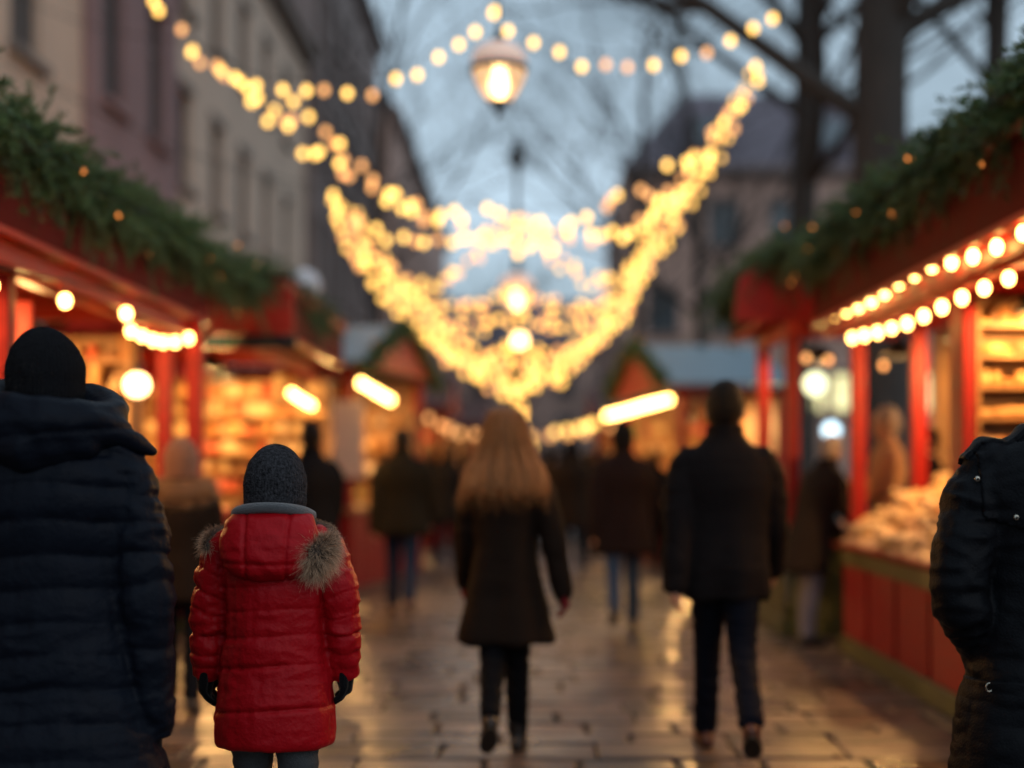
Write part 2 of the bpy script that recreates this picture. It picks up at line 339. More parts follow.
# ------------------------------------------------------------------ bare trees
def tree(label,x,y,r,h,seed,lean=0,nb=9,lv=5):
    rd=random.Random(seed); root=thing('bare_tree',label,'tree',(x,y,0),'bare winter trees'); tr=MB(); cr=MB()
    def grow(p,d,ln,rad,lev):
        n=5 if lev<3 else 4; pts=[p]; rr=[rad]; dd=d.copy()
        for i in range(n):
            dd=dd+Vector((rd.uniform(-1,1),rd.uniform(-1,1),rd.uniform(-.5,.9)))*(.12+.05*lev); dd.normalize()
            pts.append(pts[-1]+dd*ln/n); rr.append(rad*(1-.42*(i+1)/n))
        cr.tube([tuple(q) for q in pts],rr,n=7 if lev<2 else (5 if lev<3 else 3),cap=False)
        if lev>=lv: return
        k=rd.choice((3,4)) if lev<lv-1 else 4
        for j in range(k):
            i=rd.randint(2,n); q=pts[i]; a=rd.uniform(0,2*PI); ax=Vector((math.cos(a),math.sin(a),rd.uniform(-.1,.55)))
            nd=(dd*.55+ax*.75).normalized(); grow(q,nd,ln*rd.uniform(.6,.78),rr[i]*rd.uniform(.5,.66),lev+1)
        grow(pts[-1],dd,ln*.75,rr[-1],lev+1)
    hb=h*.42; pts=[];rr=[]
    for i in range(9):
        t=i/8; pts.append((x+lean*t*t+.12*math.sin(3*t+seed),y+.1*math.sin(4*t),hb*1.25*t)); rr.append(r*(1.55-.55*min(1,t*7)) if t<.15 else r*(1-.28*t))
    tr.tube(pts,rr,n=14,cap=False); top=Vector(pts[-1])
    for j in range(nb):
        i=rd.randint(5,8); q=Vector(pts[i]); a=2*PI*j/nb+rd.uniform(-.3,.3)
        d=Vector((math.cos(a),math.sin(a),rd.uniform(.35,1.1))).normalized(); grow(q,d,h*rd.uniform(.2,.28),r*rd.uniform(.28,.45),1)
    grow(top,Vector((0,0,1)),h*.25,rr[-1],1)
    ob('trunk',tr,m_bark,root,smooth=True); ob('crown',cr,m_bark,root,smooth=True); return root
tree('thickest bare tree trunk rising behind the right market stall',5.65,24,.54,21,3,nb=6,lv=3)
tree('slimmer bare tree trunk left of the thickest trunk, in front of the slate roofed building',5.5,31,.34,22,5,nb=7,lv=4)
tree('bare tree with a trunk at the top right edge of the picture',7.75,25.5,.26,20,11,nb=5,lv=3)
tree('faint bare tree left of the slimmer trunk',4.9,44,.2,18,8,nb=5,lv=4)
tree('farthest bare tree on the right with branches against the sky',3.6,52,.2,20,14,nb=6,lv=4)
tree('bare tree on the left whose branches show above the string lights',-5.2,50,.22,20,21,nb=6,lv=4)
tree('small bare tree at the end of the street',-1.5,85,.2,13,31,nb=7,lv=4)

# ------------------------------------------------------------------ stalls
def goods_shapes():
    sh={}
    b=MB(); b.ball((0,0,.025),(.055,.042,.03),12,8); b.add([],[]); sh['pastry']=b.mesh('pastry')
    b=MB(); b.ball((0,0,.035),(.10,.05,.045),14,8); sh['loaf']=b.mesh('loaf')
    b=MB(); b.lathe((0,0,0),[(.03,0),(.045,.005),(.046,.09),(.03,.105),(.034,.108),(.034,.13),(.01,.135)],14); sh['jar']=b.mesh('jar')
    b=MB(); b.ball((0,0,.05),(.05,.05,.05),14,9); b.lathe((0,0,.095),[(.012,0),(.012,.018),(.004,.02)],8); sh['bauble']=b.mesh('bauble')
    b=MB(); b.box((-.09,-.05,0),(.09,.05,.13),.006); b.box((-.092,-.012,.131),(.092,.012,.134)); sh['gift_box']=b.mesh('gift_box')
    b=MB()
    for k in range(20):
        a=k*2*PI/20; b.ball((.05*math.cos(a),0,.05+.05*math.sin(a)),(.012,.012,.012),6,4)
    b=MB(); b.tube([(.055*math.cos(a),0,.07+.055*math.sin(a)) for a in np.linspace(0,2*PI,17)],.016,n=7); sh['pretzel_ring']=b.mesh('pretzel_ring')
    b=MB(); b.lathe((0,0,0),[(.035,0),(.04,.01),(.03,.10),(.055,.2),(.05,.21),(.01,.212)],12); sh['lantern_cup']=b.mesh('cup')
    for m in sh.values(): m.shade_smooth()
    return sh
SH=goods_shapes()
gold=[mat('goods_%d'%i,c,.45,var=.25,vscale=30,bump=.3,bscale=60) for i,c in enumerate([(.52,.27,.09),(.60,.36,.14),(.40,.17,.05),(.62,.45,.25),(.50,.10,.04),(.22,.10,.04)])]
colr=[mat('goods_c%d'%i,c,.35) for i,c in enumerate([(.5,.04,.03),(.6,.42,.2),(.12,.2,.07),(.65,.55,.4),(.5,.2,.03),(.55,.08,.12)])]
SHM={}
def good(kind,m,loc,rz,sc_,label,cat,group,tilt=(0,0)):
    k=(kind,m.name)
    if k not in SHM: me=SH[kind].copy(); me.materials.clear(); me.materials.append(m); SHM[k]=me
    o=bpy.data.objects.new(kind,SHM[k]); COL.objects.link(o); o.location=loc; o.rotation_euler=(tilt[0],tilt[1],rz); o.scale=(sc_,sc_,sc_)
    return tag(o,label,cat,group)
def planks(mb,x0,x1,y0,y1,z0,z1,axis,w_=.14,gap=.022):
    """vertical boards laid along axis ('y' or 'x')"""
    if w_>.5: gap=.085
    a0,a1=(y0,y1) if axis=='y' else (x0,x1); n=max(1,int(round((a1-a0)/w_))); st=(a1-a0)/n
    for i in range(n):
        p,q=a0+i*st+gap/2,a0+(i+1)*st-gap/2; e=random.uniform(-.002,.002)
        if axis=='y': mb.box((x0+e,p,z0),(x1+e,q,z1),.004)
        else: mb.box((p,y0+e,z0),(q,y1+e,z1),.004)
def stall(label,S,y0,y1,xc,xe,dep,counter_h,eave,ridge,bodym,trimm,posts,roofm,open_near=True,fasciah=.34,plw=.3,gable=None,end=True):
    """S=+1 right, -1 left; xc |X| of counter, xe |X| of eave, dep depth of the stall"""
    root=thing('market_stall',label,'market stall',(S*xc,y0,0),'wooden market stalls')
    X=lambda a:S*a
    mb=MB(); planks(mb,min(X(xc),X(xc+.03)),max(X(xc),X(xc+.03)),y0,y1,.13,counter_h-.16,'y',plw); planks(mb,min(X(xc+.04),X(xc+.95)),max(X(xc+.04),X(xc+.95)),y1-.035,y1-.004,.13,counter_h-.16,'x',plw)
    planks(mb,min(X(xc+.04),X(xc+.95)),max(X(xc+.04),X(xc+.95)),y0+.004,y0+.035,.13,counter_h-.16,'x',plw); ob('counter_front',mb,bodym,root)
    mb=MB(); mb.box((X(xc-.02),y0-.02,counter_h-.16),(X(xc+.98),y1+.02,counter_h-.035),.006); ob('counter_trim',mb,trimm,root)
    mb=MB(); mb.box((X(xc-.07),y0-.06,counter_h-.034),(X(xc+1.0),y1+.06,counter_h),.008); ob('countertop',mb,m_dred if bodym is m_red else m_wood,root)
    mb=MB(); mb.box((X(xc-.03),y0-.03,0),(X(xc+.97),y1+.03,.128),.006); ob('plinth',mb,trimm,root)
    for (py,px) in posts:
        mb=MB(); mb.box((X(px-.055),py-.055,.0 if px>xc+1 else counter_h+.001),(X(px+.055),py+.055,eave+.1),.008); ob('post',mb,m_red,root)
    # walls
    mb=MB(); planks(mb,min(X(xc+dep),X(xc+dep+.03)),max(X(xc+dep),X(xc+dep+.03)),y0,y1,0,eave+.1,'y',.2); ob('back_wall',mb,m_wood,root)
    mb=MB(); planks(mb,min(X(xc+1.02),X(xc+dep-.005)),max(X(xc+1.02),X(xc+dep-.005)),y1-.05,y1-.02,0,(eave+.1) if end else .9,'x',.2)
    if not open_near: planks(mb,min(X(xc+1.02),X(xc+dep-.005)),max(X(xc+1.02),X(xc+dep-.005)),y0+.02,y0+.05,0,eave+.1,'x',.2)
    ob('end_wall',mb,m_red,root)
    # fascia boards (stepped)
    mb=MB(); e=xe
    mb.box((X(e),y0-.25,eave+.04),(X(e+.04),y1+.22,eave+.04+fasciah),.006); ob('fascia',mb,m_dred,root)
    mb=MB(); mb.box((X(e-.035),y0-.28,eave+.045+fasciah),(X(e+.1),y1+.25,eave+.13+fasciah),.006)
    mb.box((X(e-.012),y0-.26,eave),(X(e+.07),y1+.23,eave+.038),.006)
    mb.box((X(e+.02),y1+.19,eave+.04),(X(e+dep*.96),y1+.23,eave+.04+fasciah),.006); mb.box((X(e+.02),y0-.24,eave+.04),(X(e+dep*.96),y0-.2,eave+.04+fasciah),.006)
    ob('fascia_moulding',mb,m_redh,root)
    if xe>2.15:
        mb=MB(); mb.box((X(e+.075),y0-.2,eave-.10),(X(e+.11),y1+.15,eave+.03),.006); ob('valance',mb,m_redh,root)
    mb=MB()
    for t in np.arange(y0+.1,y1,.62): mb.box((X(e+.08),t,eave+.052),(X(xc+dep-.02),t+.06,eave+.14))
    mb.box((X(xc+.03),y0,eave-.09),(X(xc+.12),y1,eave+.05),.004); ob('rafters',mb,m_redh,root)
    mb=MB(); t=.04; zt=eave+.16+fasciah; xm=xe+dep*.5+.1; xb=xc+dep+.2
    prof=[(xe-.06,zt-.03),(xm,ridge),(xb,zt-.03)]
    for (a,za),(b,zb) in zip(prof[:-1],prof[1:]):
        v=[(X(a),y0-.3,za),(X(b),y0-.3,zb),(X(b),y0-.3,zb+t),(X(a),y0-.3,za+t),(X(a),y1+.3,za),(X(b),y1+.3,zb),(X(b),y1+.3,zb+t),(X(a),y1+.3,za+t)]
        mb.add(v,[(0,1,2,3),(7,6,5,4),(0,4,5,1),(1,5,6,2),(2,6,7,3),(3,7,4,0)])
    ob('roof',mb,roofm,root)
    mb=MB()
    for yy in (y0-.22,y1+.2): mb.add([(X(xe),yy,zt-.035),(X(xb-.1),yy,zt-.035),(X(xm),yy,ridge-.03),(X(xe),yy+.03,zt-.035),(X(xb-.1),yy+.03,zt-.035),(X(xm),yy+.03,ridge-.03)],[(0,1,2),(5,4,3),(0,3,4,1),(1,4,5,2),(2,5,3,0)])
    ob('gable',mb,m_redh,root)
    mb=MB(); mb.box((X(e+.1),y0-.15,eave+.145),(X(xc+dep-.01),y1+.15,eave+.165)); ob('ceiling',mb,m_wood,root)
    return root
def shelf_unit(parent,x0,x1,y,z0,z1,n,face=-1,dep=.26,rz=0,m=None):
    """shelves across x, facing -y ; returns board heights"""
    mb=MB(); m=m or m_wood; zs=list(np.linspace(z0,z1,n))
    for z in zs: mb.box((x0,y-dep,z-.012),(x1,y,z+.012),.003)
    for x in (x0-.02,x1-.005): mb.box((x,y-dep-.005,z0-.06),(x+.025,y,z1+.2),.003)
    mb.box((x0,y+.001,z0-.05),(x1,y+.018,z1+.2)); ob('shelf',mb,m,parent); return zs
def fill_shelf(x0,x1,y,zs,kinds,mats,label,cat,group,step=.13,dep=.2,sc_=(.85,1.15)):
    for z in zs:
        x=x0+.06
        while x<x1-.04:
            k=random.choice(kinds); m=random.choice(mats); s_=random.uniform(*sc_)
            good(k,m,(x,y-dep*.65+random.uniform(-.03,.03),z+.0125),random.uniform(-.4,.4),s_,label,cat,group); x+=step*s_*random.uniform(.85,1.15)
def festoon(label,pts,spacing,r,m,name='festoon_lights',drop=.07,jit=0.0,group='string lights over the market',cat='string lights',tall=1.25,cable=.006,n_extra=None,tail=None,dim=None,maxn=100,mix=.25):
    c,Ln=spl(pts,max(8,int(len(pts)*6))); root=thing(name,label,cat,tuple(c[0]),group)
    mb=MB(); mb.tube(c,cable,n=6)
    if tail is not None:
        for a,b in tail: 
            q=np.linspace(0,1,9)[:,None]; A=np.array(a);B=np.array(b); l=A*(1-q)+B*q; l[:,2]-=.25*(1-(2*q[:,0]-1)**2); mb.tube(l,cable,n=5)
    ob('cable',mb,m_cable,root); n=min(maxn,max(2,int(Ln/spacing)+1)); bp,_=spl(pts,n)
    for i,p in enumerate(bp):
        q=p+np.array([rng.uniform(-jit,jit),rng.uniform(-jit,jit),rng.uniform(-jit,jit)])
        mm=m if (dim is None or random.random()>mix) else dim
        k=('bulb',mm.name,round(r,3),tall)
        if k not in SHM:
            b=MB(); b.ball((0,0,-r*tall*.9),(r,r,r*tall),8 if r<.05 and m is not m_bulb else 14,6 if m is not m_bulb else 10); SHM[k]=b.mesh('bulb'); SHM[k].materials.append(mm); SHM[k].shade_smooth()
            b=MB(); b.lathe((0,0,-.01),[(r*.45,-.0),(r*.5,.03),(r*.3,.045)],8); SHM['sock',round(r,3)]=b.mesh('socket'); SHM['sock',round(r,3)].materials.append(m_socket)
        o=bpy.data.objects.new('bulb',SHM[k]); COL.objects.link(o); o.parent=root; o.location=tuple(q-c[0]-np.array([0,0,drop]))
        if m is m_bulb:
            s_=bpy.data.objects.new('socket',SHM['sock',round(r,3)]); COL.objects.link(s_); s_.parent=o
            o.scale=(1,1,random.uniform(.92,1.08))
    return root
def garland(label,pts,rad,dens,seed=1,needle=.036,nn=90):
    rad*=.80
    c,Ln=spl(pts,60); root=thing('fir_garland',label,'garland',tuple(c[0]),'fir garlands along the stall roofs')
    r_=np.random.default_rng(seed); B=int(Ln*dens*1.15)
    t=np.sort(r_.uniform(0,1,B)); cp=np.stack([np.interp(t,np.linspace(0,1,60),c[:,k]) for k in range(3)],1)
    tg=np.gradient(c,axis=0); tg/=np.linalg.norm(tg,axis=1)[:,None]; T=np.stack([np.interp(t,np.linspace(0,1,60),tg[:,k]) for k in range(3)],1)
    a=r_.normal(size=(B,3)); a-=T*(a*T).sum(1)[:,None]; a/=np.linalg.norm(a,axis=1)[:,None]
    lump=1+.26*np.sin(t*Ln*6.1+seed)+.22*np.sin(t*Ln*15.7)
    d=a+T*r_.uniform(-.9,.9,(B,1))+np.array([0,0,-.28]); d/=np.linalg.norm(d,axis=1)[:,None]
    ln=rad*lump*r_.uniform(.55,1.3,B); st=cp+a*rad*.12
    # needles
    u=r_.uniform(0.05,1,(B,nn)); base=st[:,None]+d[:,None]*(ln[:,None]*u)[...,None]; base=base-np.array([0,0,1])*(u*u*ln[:,None]*.22)[...,None]
    nd=r_.normal(size=(B,nn,3)); nd-=d[:,None]*(nd*d[:,None]).sum(2)[...,None]; nd/=np.linalg.norm(nd,axis=2)[...,None]; nd=nd*.8+d[:,None]*.75; nd/=np.linalg.norm(nd,axis=2)[...,None]
    wv=np.cross(nd,r_.normal(size=(B,nn,3))); wv/=np.linalg.norm(wv,axis=2)[...,None]; nl=needle*r_.uniform(.7,1.25,(B,nn,1))
    V=np.stack([base-wv*.0028,base+wv*.0028,base+nd*nl+wv*.001,base+nd*nl-wv*.001],2).reshape(-1,3)
    ob('needles',fastmesh('needles',V,4),m_fir,root)
    mb=MB(); mb.tube(c,rad*.42,n=10)
    ob('core_rope',mb,mat('garland_core',(.02,.035,.015),.9,bump=1,bscale=60),root,smooth=True)
    V2=np.stack([st-wv[:,0]*.003,st+wv[:,0]*.003,st+d*ln[:,None]-np.array([0,0,1])*(ln[:,None]*.22)],1).reshape(-1,3); ob('twigs',fastmesh('twigs',V2,3),m_firstem,root)
    nf=min(60,int(Ln*3.2)); 
    me=SHM.get('fairy')
    if me is None: b=MB(); b.ball((0,0,0),(.011,.011,.014),6,5); me=SHM['fairy']=b.mesh('fairy_light'); me.materials.append(m_fairy)
    for i in r_.choice(B,nf,replace=False):
        o=bpy.data.objects.new('fairy_light',me); COL.objects.link(o); o.parent=root; o.location=tuple(st[i]+d[i]*ln[i]*.8+np.array([0,0,-.01])-c[0])
    return root

# right, near stall
R1=stall('long red stall in the right foreground heaped with baked goods',1,5.6,11.5,2.36,2.17,1.9,.83,2.5,3.35,m_red,m_green,
   [(11.42,2.46),(11.1,2.84),(6.2,2.44),(5.65,2.44),(11.42,4.2)],m_rroof,plw=.8)
zs=shelf_unit(R1,2.68,4.1,9.3,1.32,2.26,6)
mb=MB(); mb.box((2.57,9.02,.83),(2.65,9.31,2.5),.01); mb.box((2.6,9.32,1.15),(4.2,9.36,2.5)); ob('shelf_end_panel',mb,m_red,R1)
fill_shelf(2.68,4.1,9.3,zs,['loaf','pastry','jar','pastry'],gold[:3]+gold[5:],'golden baked goods and jars crowded on the shelves of the right stall','baked goods','goods on the shelves of the right stall',.085,.26,(.7,1.1))
# sloped display with heaped pastries
mb=MB(); mb.add([(2.38,6.3,.832),(2.38,11.4,.832),(3.25,11.4,.832),(3.25,6.3,.832),(3.25,11.4,1.34),(3.25,6.3,1.34)],[(0,1,4,5),(0,5,3),(1,2,4),(2,3,5,4)]); ob('display_ramp',mb,m_wood,R1)
def heap(x0,x1,y0,y1,zf,n,kinds,mats,label,cat,group,sc_=(.9,1.3)):
    for i in range(n):
        x=random.uniform(x0,x1); y=y0+(y1-y0)*(i+random.random())/n
        good(random.choice(kinds),random.choice(mats),(x,y,zf(x,y)+random.uniform(0,.05)),random.uniform(0,6.3),random.uniform(*sc_),label,cat,group,(random.uniform(-.4,.4),random.uniform(-.4,.4)))
hz=lambda x,y:.845+.585*(x-2.38)+.05*max(0,1-abs(x-2.8)/.4)*(1+.5*math.sin(y*4))
heap(2.36,3.22,7.0,11.38,hz,290,['pastry','loaf'],[gold[1],gold[3],gold[3],mat('pale_pastry',(.74,.50,.28),.5,var=.2,vscale=30,bump=.3,bscale=60)],'pale golden pastry in the heap on the right stall counter','pastry','pastries heaped on the right counter',(.75,1.05))
mb=MB()
for i in range(1500):
    x=random.uniform(2.36,3.24); y=random.uniform(6.8,11.4); r_=random.uniform(.028,.042); mb.ball((x,y,hz(x,y)-.012+random.uniform(0,.02)),(r_*1.3,r_,r_*.7),7,5)
tag(ob('pastry_layer',mb,MC['pale_pastry'],smooth=True),'bed of small pale pastries filling the sloped display of the right stall','pastries',kind='stuff')
# light under the eaves
festoon('outer row of warm bulbs under the front edge of the right stall roof',[(2.20,11.4,2.64),(2.21,10,2.60),(2.2,8.6,2.62),(2.2,7.2,2.55),(2.2,5.6,2.6)],.38,.027,m_bulb)
festoon('inner row of warm bulbs behind the outer row of the right stall',[(2.38,11.25,2.48),(2.39,9.7,2.43),(2.40,8.2,2.46),(2.42,6,2.45)],.40,.028,m_bulb)
R2=stall('small red stall with olive counter and broad red gable behind the right stall',1,12.5,14.3,2.08,1.9,1.7,.9,2.62,3.5,m_green,m_green,[(14.2,2.16),(12.6,2.16)],m_rroof,end=False)
mb=MB(); y=12.2; mb.add([(1.62,y,2.60),(2.62,y,2.60),(2.62,y,3.5),(1.66,y,2.96),(1.62,y+.03,2.60),(2.62,y+.03,2.60),(2.62,y+.03,3.5),(1.66,y+.03,2.96)],[(0,1,2,3),(7,6,5,4),(0,4,5,1),(1,5,6,2),(2,6,7,3),(3,7,4,0)]); ob('gable_panel',mb,m_redh,R2)
heap(2.1,2.8,12.6,14.2,lambda x,y:.91+.35*(x-2.1),70,['bauble','gift_box','jar','pastry'],colr,'small colourful trinket on the olive counter of the second right stall','trinket','trinkets on the second right counter',(.8,1.4))
festoon('three faint orange bulbs under the broad red gable of the second right stall',[(2.35,13.0,2.46),(2.75,13.6,2.48),(3.3,14.2,2.48)],.45,.028,m_gard)
for (lb,x,y,z,r_) in (('round pale lit lamp on a pole behind the second right stall',4.67,25,2.83,.17),('small cold white lamp on a pole behind the leaning grey haired person',3.95,20,1.92,.11)):
    root=thing('street_lamp',lb,'street lamp',(x,y,0)); mb=MB(); mb.lathe((x,y,0),[(.1,0),(.1,.15),(.035,.2),(.03,z-r_-.02),(.06,z-r_)],12); ob('pole',mb,m_iron,root)
    mb=MB(); mb.ball((x,y,z),(r_,r_,r_),16,12); ob('globe',mb,emit('pale_globe',(.95,.95,.55),3.2) if r_>.15 else emit('cold_globe',(.6,.85,1),3.0),root,smooth=True)
# left, near stall
L1=stall('long red stall in the left foreground hung with bulbs',-1,5.2,10.9,2.62,2.42,1.9,.9,2.46,3.3,m_red,m_green,
   [(10.82,2.45),(10.82,2.67),(7.6,2.7),(5.3,2.7)],m_rroof)
zs=shelf_unit(L1,-4.4,-2.86,10.8,1.0,2.15,6)
fill_shelf(-4.4,-2.86,10.8,zs,['jar','bauble','loaf','lantern_cup'],gold,'golden ware on the shelves inside the left stall','wares','wares on the left stall shelves',.12)
mb=MB(); mb.box((-3.6,8.1,1.95),(-2.72,8.13,2.3),.005); ob('hanging_panel',mb,m_redh,L1)
heap(-3.4,-2.66,6,10.7,lambda x,y:.91,60,['bauble','jar','gift_box'],gold,'small golden ware set out on the left stall counter','wares','wares on the left counter')
festoon('widely spaced warm bulbs under the front edge of the left stall',[(-2.44,5.6,2.30),(-2.46,7.14,2.33),(-2.49,8.15,2.40),(-2.48,9.1,2.44)],1.0,.031,m_bulb)
festoon('tight run of warm bulbs along the back of the left stall opening',[(-2.76,10.25,2.44),(-2.68,10.4,2.40),(-2.58,10.6,2.39),(-2.47,10.7,2.43)],.10,.029,m_bulb)
L2=stall('red stall behind the left foreground stall with a golden lit interior',-1,12.8,16.2,2.35,2.1,1.9,.86,2.5,3.1,m_red,m_green,[(16.1,2.4),(12.9,3.9)],m_rroof)
mb=MB(); mb.box((-3.45,12.42,2.52),(-2.0,12.46,2.9),.005); ob('sign_board',mb,m_redh,L2)
mb=MB(); mb.box((-3.45,12.4,2.40),(-1.98,12.47,2.5),.005); ob('dark_band',mb,m_iron,L2)
zs=shelf_unit(L2,-4.1,-2.2,16.0,.95,2.15,7)
fill_shelf(-4.1,-2.2,16.0,zs,['jar','bauble','gift_box','lantern_cup','loaf'],gold+colr[1:2],'golden ware on the shelves of the second left stall','wares','wares on the second left stall shelves',.125)
heap(-3.1,-2.4,13,16,lambda x,y:.87,40,['bauble','jar','gift_box','pastry'],gold+colr,'small ware on the counter of the second left stall','wares','wares on the second left counter')
festoon('short slanting row of warm bulbs in the second left stall',[(-2.42,14.9,2.26),(-2.38,15.6,2.2),(-2.3,16.4,2.14)],.17,.032,m_bulb)
# far stalls
def far_stall(label,S,y0,xg,W,D,eave,ridge,roofm=m_roof):
    """chalet with ridge across the street axis, gable to the street; near roof slope faces us"""
    root=thing('market_chalet',label,'market stall',(S*xg,y0,0),'wooden market stalls'); X=lambda a:S*a
    mb=MB(); planks(mb,min(X(xg+.02),X(xg+W)),max(X(xg+.02),X(xg+W)),y0,y0+.03,0,.9,'x',.2); planks(mb,min(X(xg),X(xg+.03)),max(X(xg),X(xg+.03)),y0+.04,y0+D,0,.9,'y',.2); ob('lower_wall',mb,m_red,root)
    mb=MB(); mb.box((X(xg-.08),y0-.08,.9),(X(xg+W),y0+.4,.95)); mb.box((X(xg-.08),y0+.41,.9),(X(xg+.5),y0+D,.95)); ob('counter',mb,m_wood,root)
    for (a,b) in ((0.06,.06),(W-.06,.06),(.06,D-.06),(W-.06,D-.06),(W*.45,.06)):
        mb=MB(); mb.box((X(xg+a-.06),y0+b-.06,.0),(X(xg+a+.06),y0+b+.06,eave),.008); ob('post',mb,m_red,root)
    mb=MB(); planks(mb,min(X(xg+.1),X(xg+W)),max(X(xg+.1),X(xg+W)),y0+D-.03,y0+D,0,eave,'x',.25); planks(mb,min(X(xg+W-.03),X(xg+W)),max(X(xg+W-.03),X(xg+W)),y0+.13,y0+D-.13,0,eave,'y',.25); ob('wall',mb,m_wood,root)
    ym=y0+D/2; t=.05; mb=MB()
    for (ya,yb) in ((y0-.25,ym),(y0+D+.25,ym)):
        v=[(X(xg-.22),ya,eave),(X(xg+W+.1),ya,eave),(X(xg+W+.1),yb,ridge),(X(xg-.22),yb,ridge)]; v+= [(a,b,c+t) for a,b,c in v]
        mb.add(v,[(0,1,2,3),(7,6,5,4),(0,4,5,1),(1,5,6,2),(2,6,7,3),(3,7,4,0)])
    ob('roof',mb,roofm,root)
    mb=MB(); mb.add([(X(xg-.2),y0-.2,eave-.01),(X(xg-.2),y0+D+.2,eave-.01),(X(xg-.2),ym,ridge-.02),(X(xg-.16),y0-.2,eave-.01),(X(xg-.16),y0+D+.2,eave-.01),(X(xg-.16),ym,ridge-.02)],[(0,1,2),(5,4,3),(0,3,4,1),(1,4,5,2),(2,5,3,0)])
    ob('gable',mb,m_redh,root)
    mb=MB(); mb.box((X(xg-.1),y0-.2,eave-.16),(X(xg+W),y0-.16,eave-.02)); ob('fascia',mb,m_dred,root)
    return root
L3=far_stall('blue grey roofed chalet on the left beyond the golden lit stall',-1,17.6,2.15,1.8,3.4,2.62,3.2)
R3=far_stall('blue grey roofed red chalet on the right side of the street',1,20.6,1.97,1.5,4.6,2.55,3.25)
L4=far_stall('distant red chalet on the left of the crowd',-1,27,1.75,2.2,3.5,2.5,3.2,m_rroof)
R4=far_stall('distant chalet on the right beyond the crowd',1,31,1.4,2.2,4,2.5,3.2,m_rroof)
L5=far_stall('farthest chalet at the left end of the market',-1,37,1.4,2.2,4,2.5,3.2,m_rroof)
for (root,S,xg,y0,D,W,grp) in ((L3,-1,2.15,17.6,3.4,1.8,'first blue grey roofed chalet'),(R3,1,1.97,20.6,4.6,1.5,'right blue grey roofed chalet'),(L4,-1,1.75,27,3.5,2.2,'distant left chalet'),(R4,1,1.4,31,4,2.2,'distant right chalet')):
    a,b=sorted((S*(xg+.1),S*(xg+W-.1))); z2=shelf_unit(root,a,b,y0+D-.05,1.0,2.0,4)
    fill_shelf(a,b,y0+D-.05,z2,['gift_box','jar','bauble'],gold+colr,'small ware on the shelves of the '+grp,'wares','wares in the '+grp,.2)
def swing(root,grp,ang):
    pv=Vector(root.location); root.rotation_euler.z=ang; M=Matrix.Rotation(ang,3,'Z')
    for o in bpy.data.objects:
        if o.parent is None and o.get('group')==grp: o.location=pv+M@(Vector(o.location)-pv); o.rotation_euler.z+=ang
swing(L3,'wares in the first blue grey roofed chalet',R(-10)); swing(R3,'wares in the right blue grey roofed chalet',R(6))
mb=MB(); mb.box((-2.35,17.5,1.3),(-1.98,17.53,2.2),.004); ob('pale_notice_panel',mb,mat('pale_panel',(.7,.5,.38),.5),L3)
festoon('slanting row of warm bulbs on the left blue grey roofed chalet',[(-1.98,17.1,2.50),(-1.88,17.9,2.43),(-1.80,18.7,2.38)],.26,.04,m_bulb)
festoon('dense row of warm bulbs along the gable of the right chalet',[(1.80,20.2,2.46),(1.62,21.8,2.46),(1.45,23.6,2.45),(1.22,25.4,2.44)],.24,.045,m_bulb)
festoon('few orange bulbs on the distant left chalet',[(-1.9,26.8,2.45),(-1.85,29,2.4),(-1.75,31,2.4)],1.0,.05,m_gard)
festoon('few orange bulbs on the distant right chalet',[(1.2,31,2.5),(1.0,34,2.5),(.5,37,2.5)],1.4,.07,m_gar)
festoon('few orange bulbs at the far left end of the market',[(-1.2,36.8,2.45),(-1.1,39,2.4)],1,.06,m_gard)
# glowing globe lamps in stalls
def globe_lamp(label,x,y,z,r,ztop,m=m_globe):
    root=thing('globe_lamp',label,'lamp',(x,y,z),'globe lamps inside the stalls')
    mb=MB(); mb.ball((x,y,z),(r,r,r*.95),18,12); ob('globe',mb,m,root,smooth=True)
    mb=MB(); mb.tube([(x,y,z+r),(x,y,ztop)],.008,n=6); mb.lathe((x,y,z+r*.9),[(r*.35,0),(r*.3,.05),(.012,.07)],10); ob('cord',mb,m_iron,root)
globe_lamp('large glowing globe inside the left stall beside the posts',-2.68,10.1,1.96,.085,2.6)
festoon('row of orange bulbs strung across the far end of the market',[P(412,417,44),P(440,424,43),P(470,428,42),P(520,430,42),P(575,428,42),P(610,420,43)],.42,.075,m_gard)
# garlands
garland('thick fir garland along the roof edge of the right foreground stall',[(2.13,5.0,2.98),(2.14,6.4,3.04),(2.13,8,3.0),(2.12,9.6,3.02),(2.1,11.6,3.02)],.265,150,3)
garland('fir garland running down from the right stall to the second gable',[(2.1,11.7,3.12),(1.95,12.3,3.12),(1.85,13.2,3.02),(1.8,14.2,2.9)],.29,130,5)
garland('thick fir garland along the roof edge of the left foreground stall',[(-2.38,5.0,2.92),(-2.40,6.6,2.93),(-2.39,8.2,2.88),(-2.38,9.8,2.92),(-2.36,11.2,2.88)],.28,140,8)
garland('fir garland continuing over the second left stall',[(-2.36,11.3,2.92),(-2.32,12.5,2.95),(-2.22,13.8,2.92),(-2.12,14.8,2.84)],.30,120,9)
garland('small fir garland on the gable of the left blue grey roofed chalet',[(-1.95,17.2,2.6),(-1.78,18.2,2.95),(-1.64,19.1,3.22),(-1.48,20,2.92),(-1.32,20.9,2.55)],.14,80,10)
garland('small fir garland on the gable of the right blue grey roofed chalet',[(1.74,20.3,2.6),(1.60,21.6,3.0),(1.48,22.8,3.3),(1.35,24,2.97),(1.22,25.3,2.6)],.14,80,11)

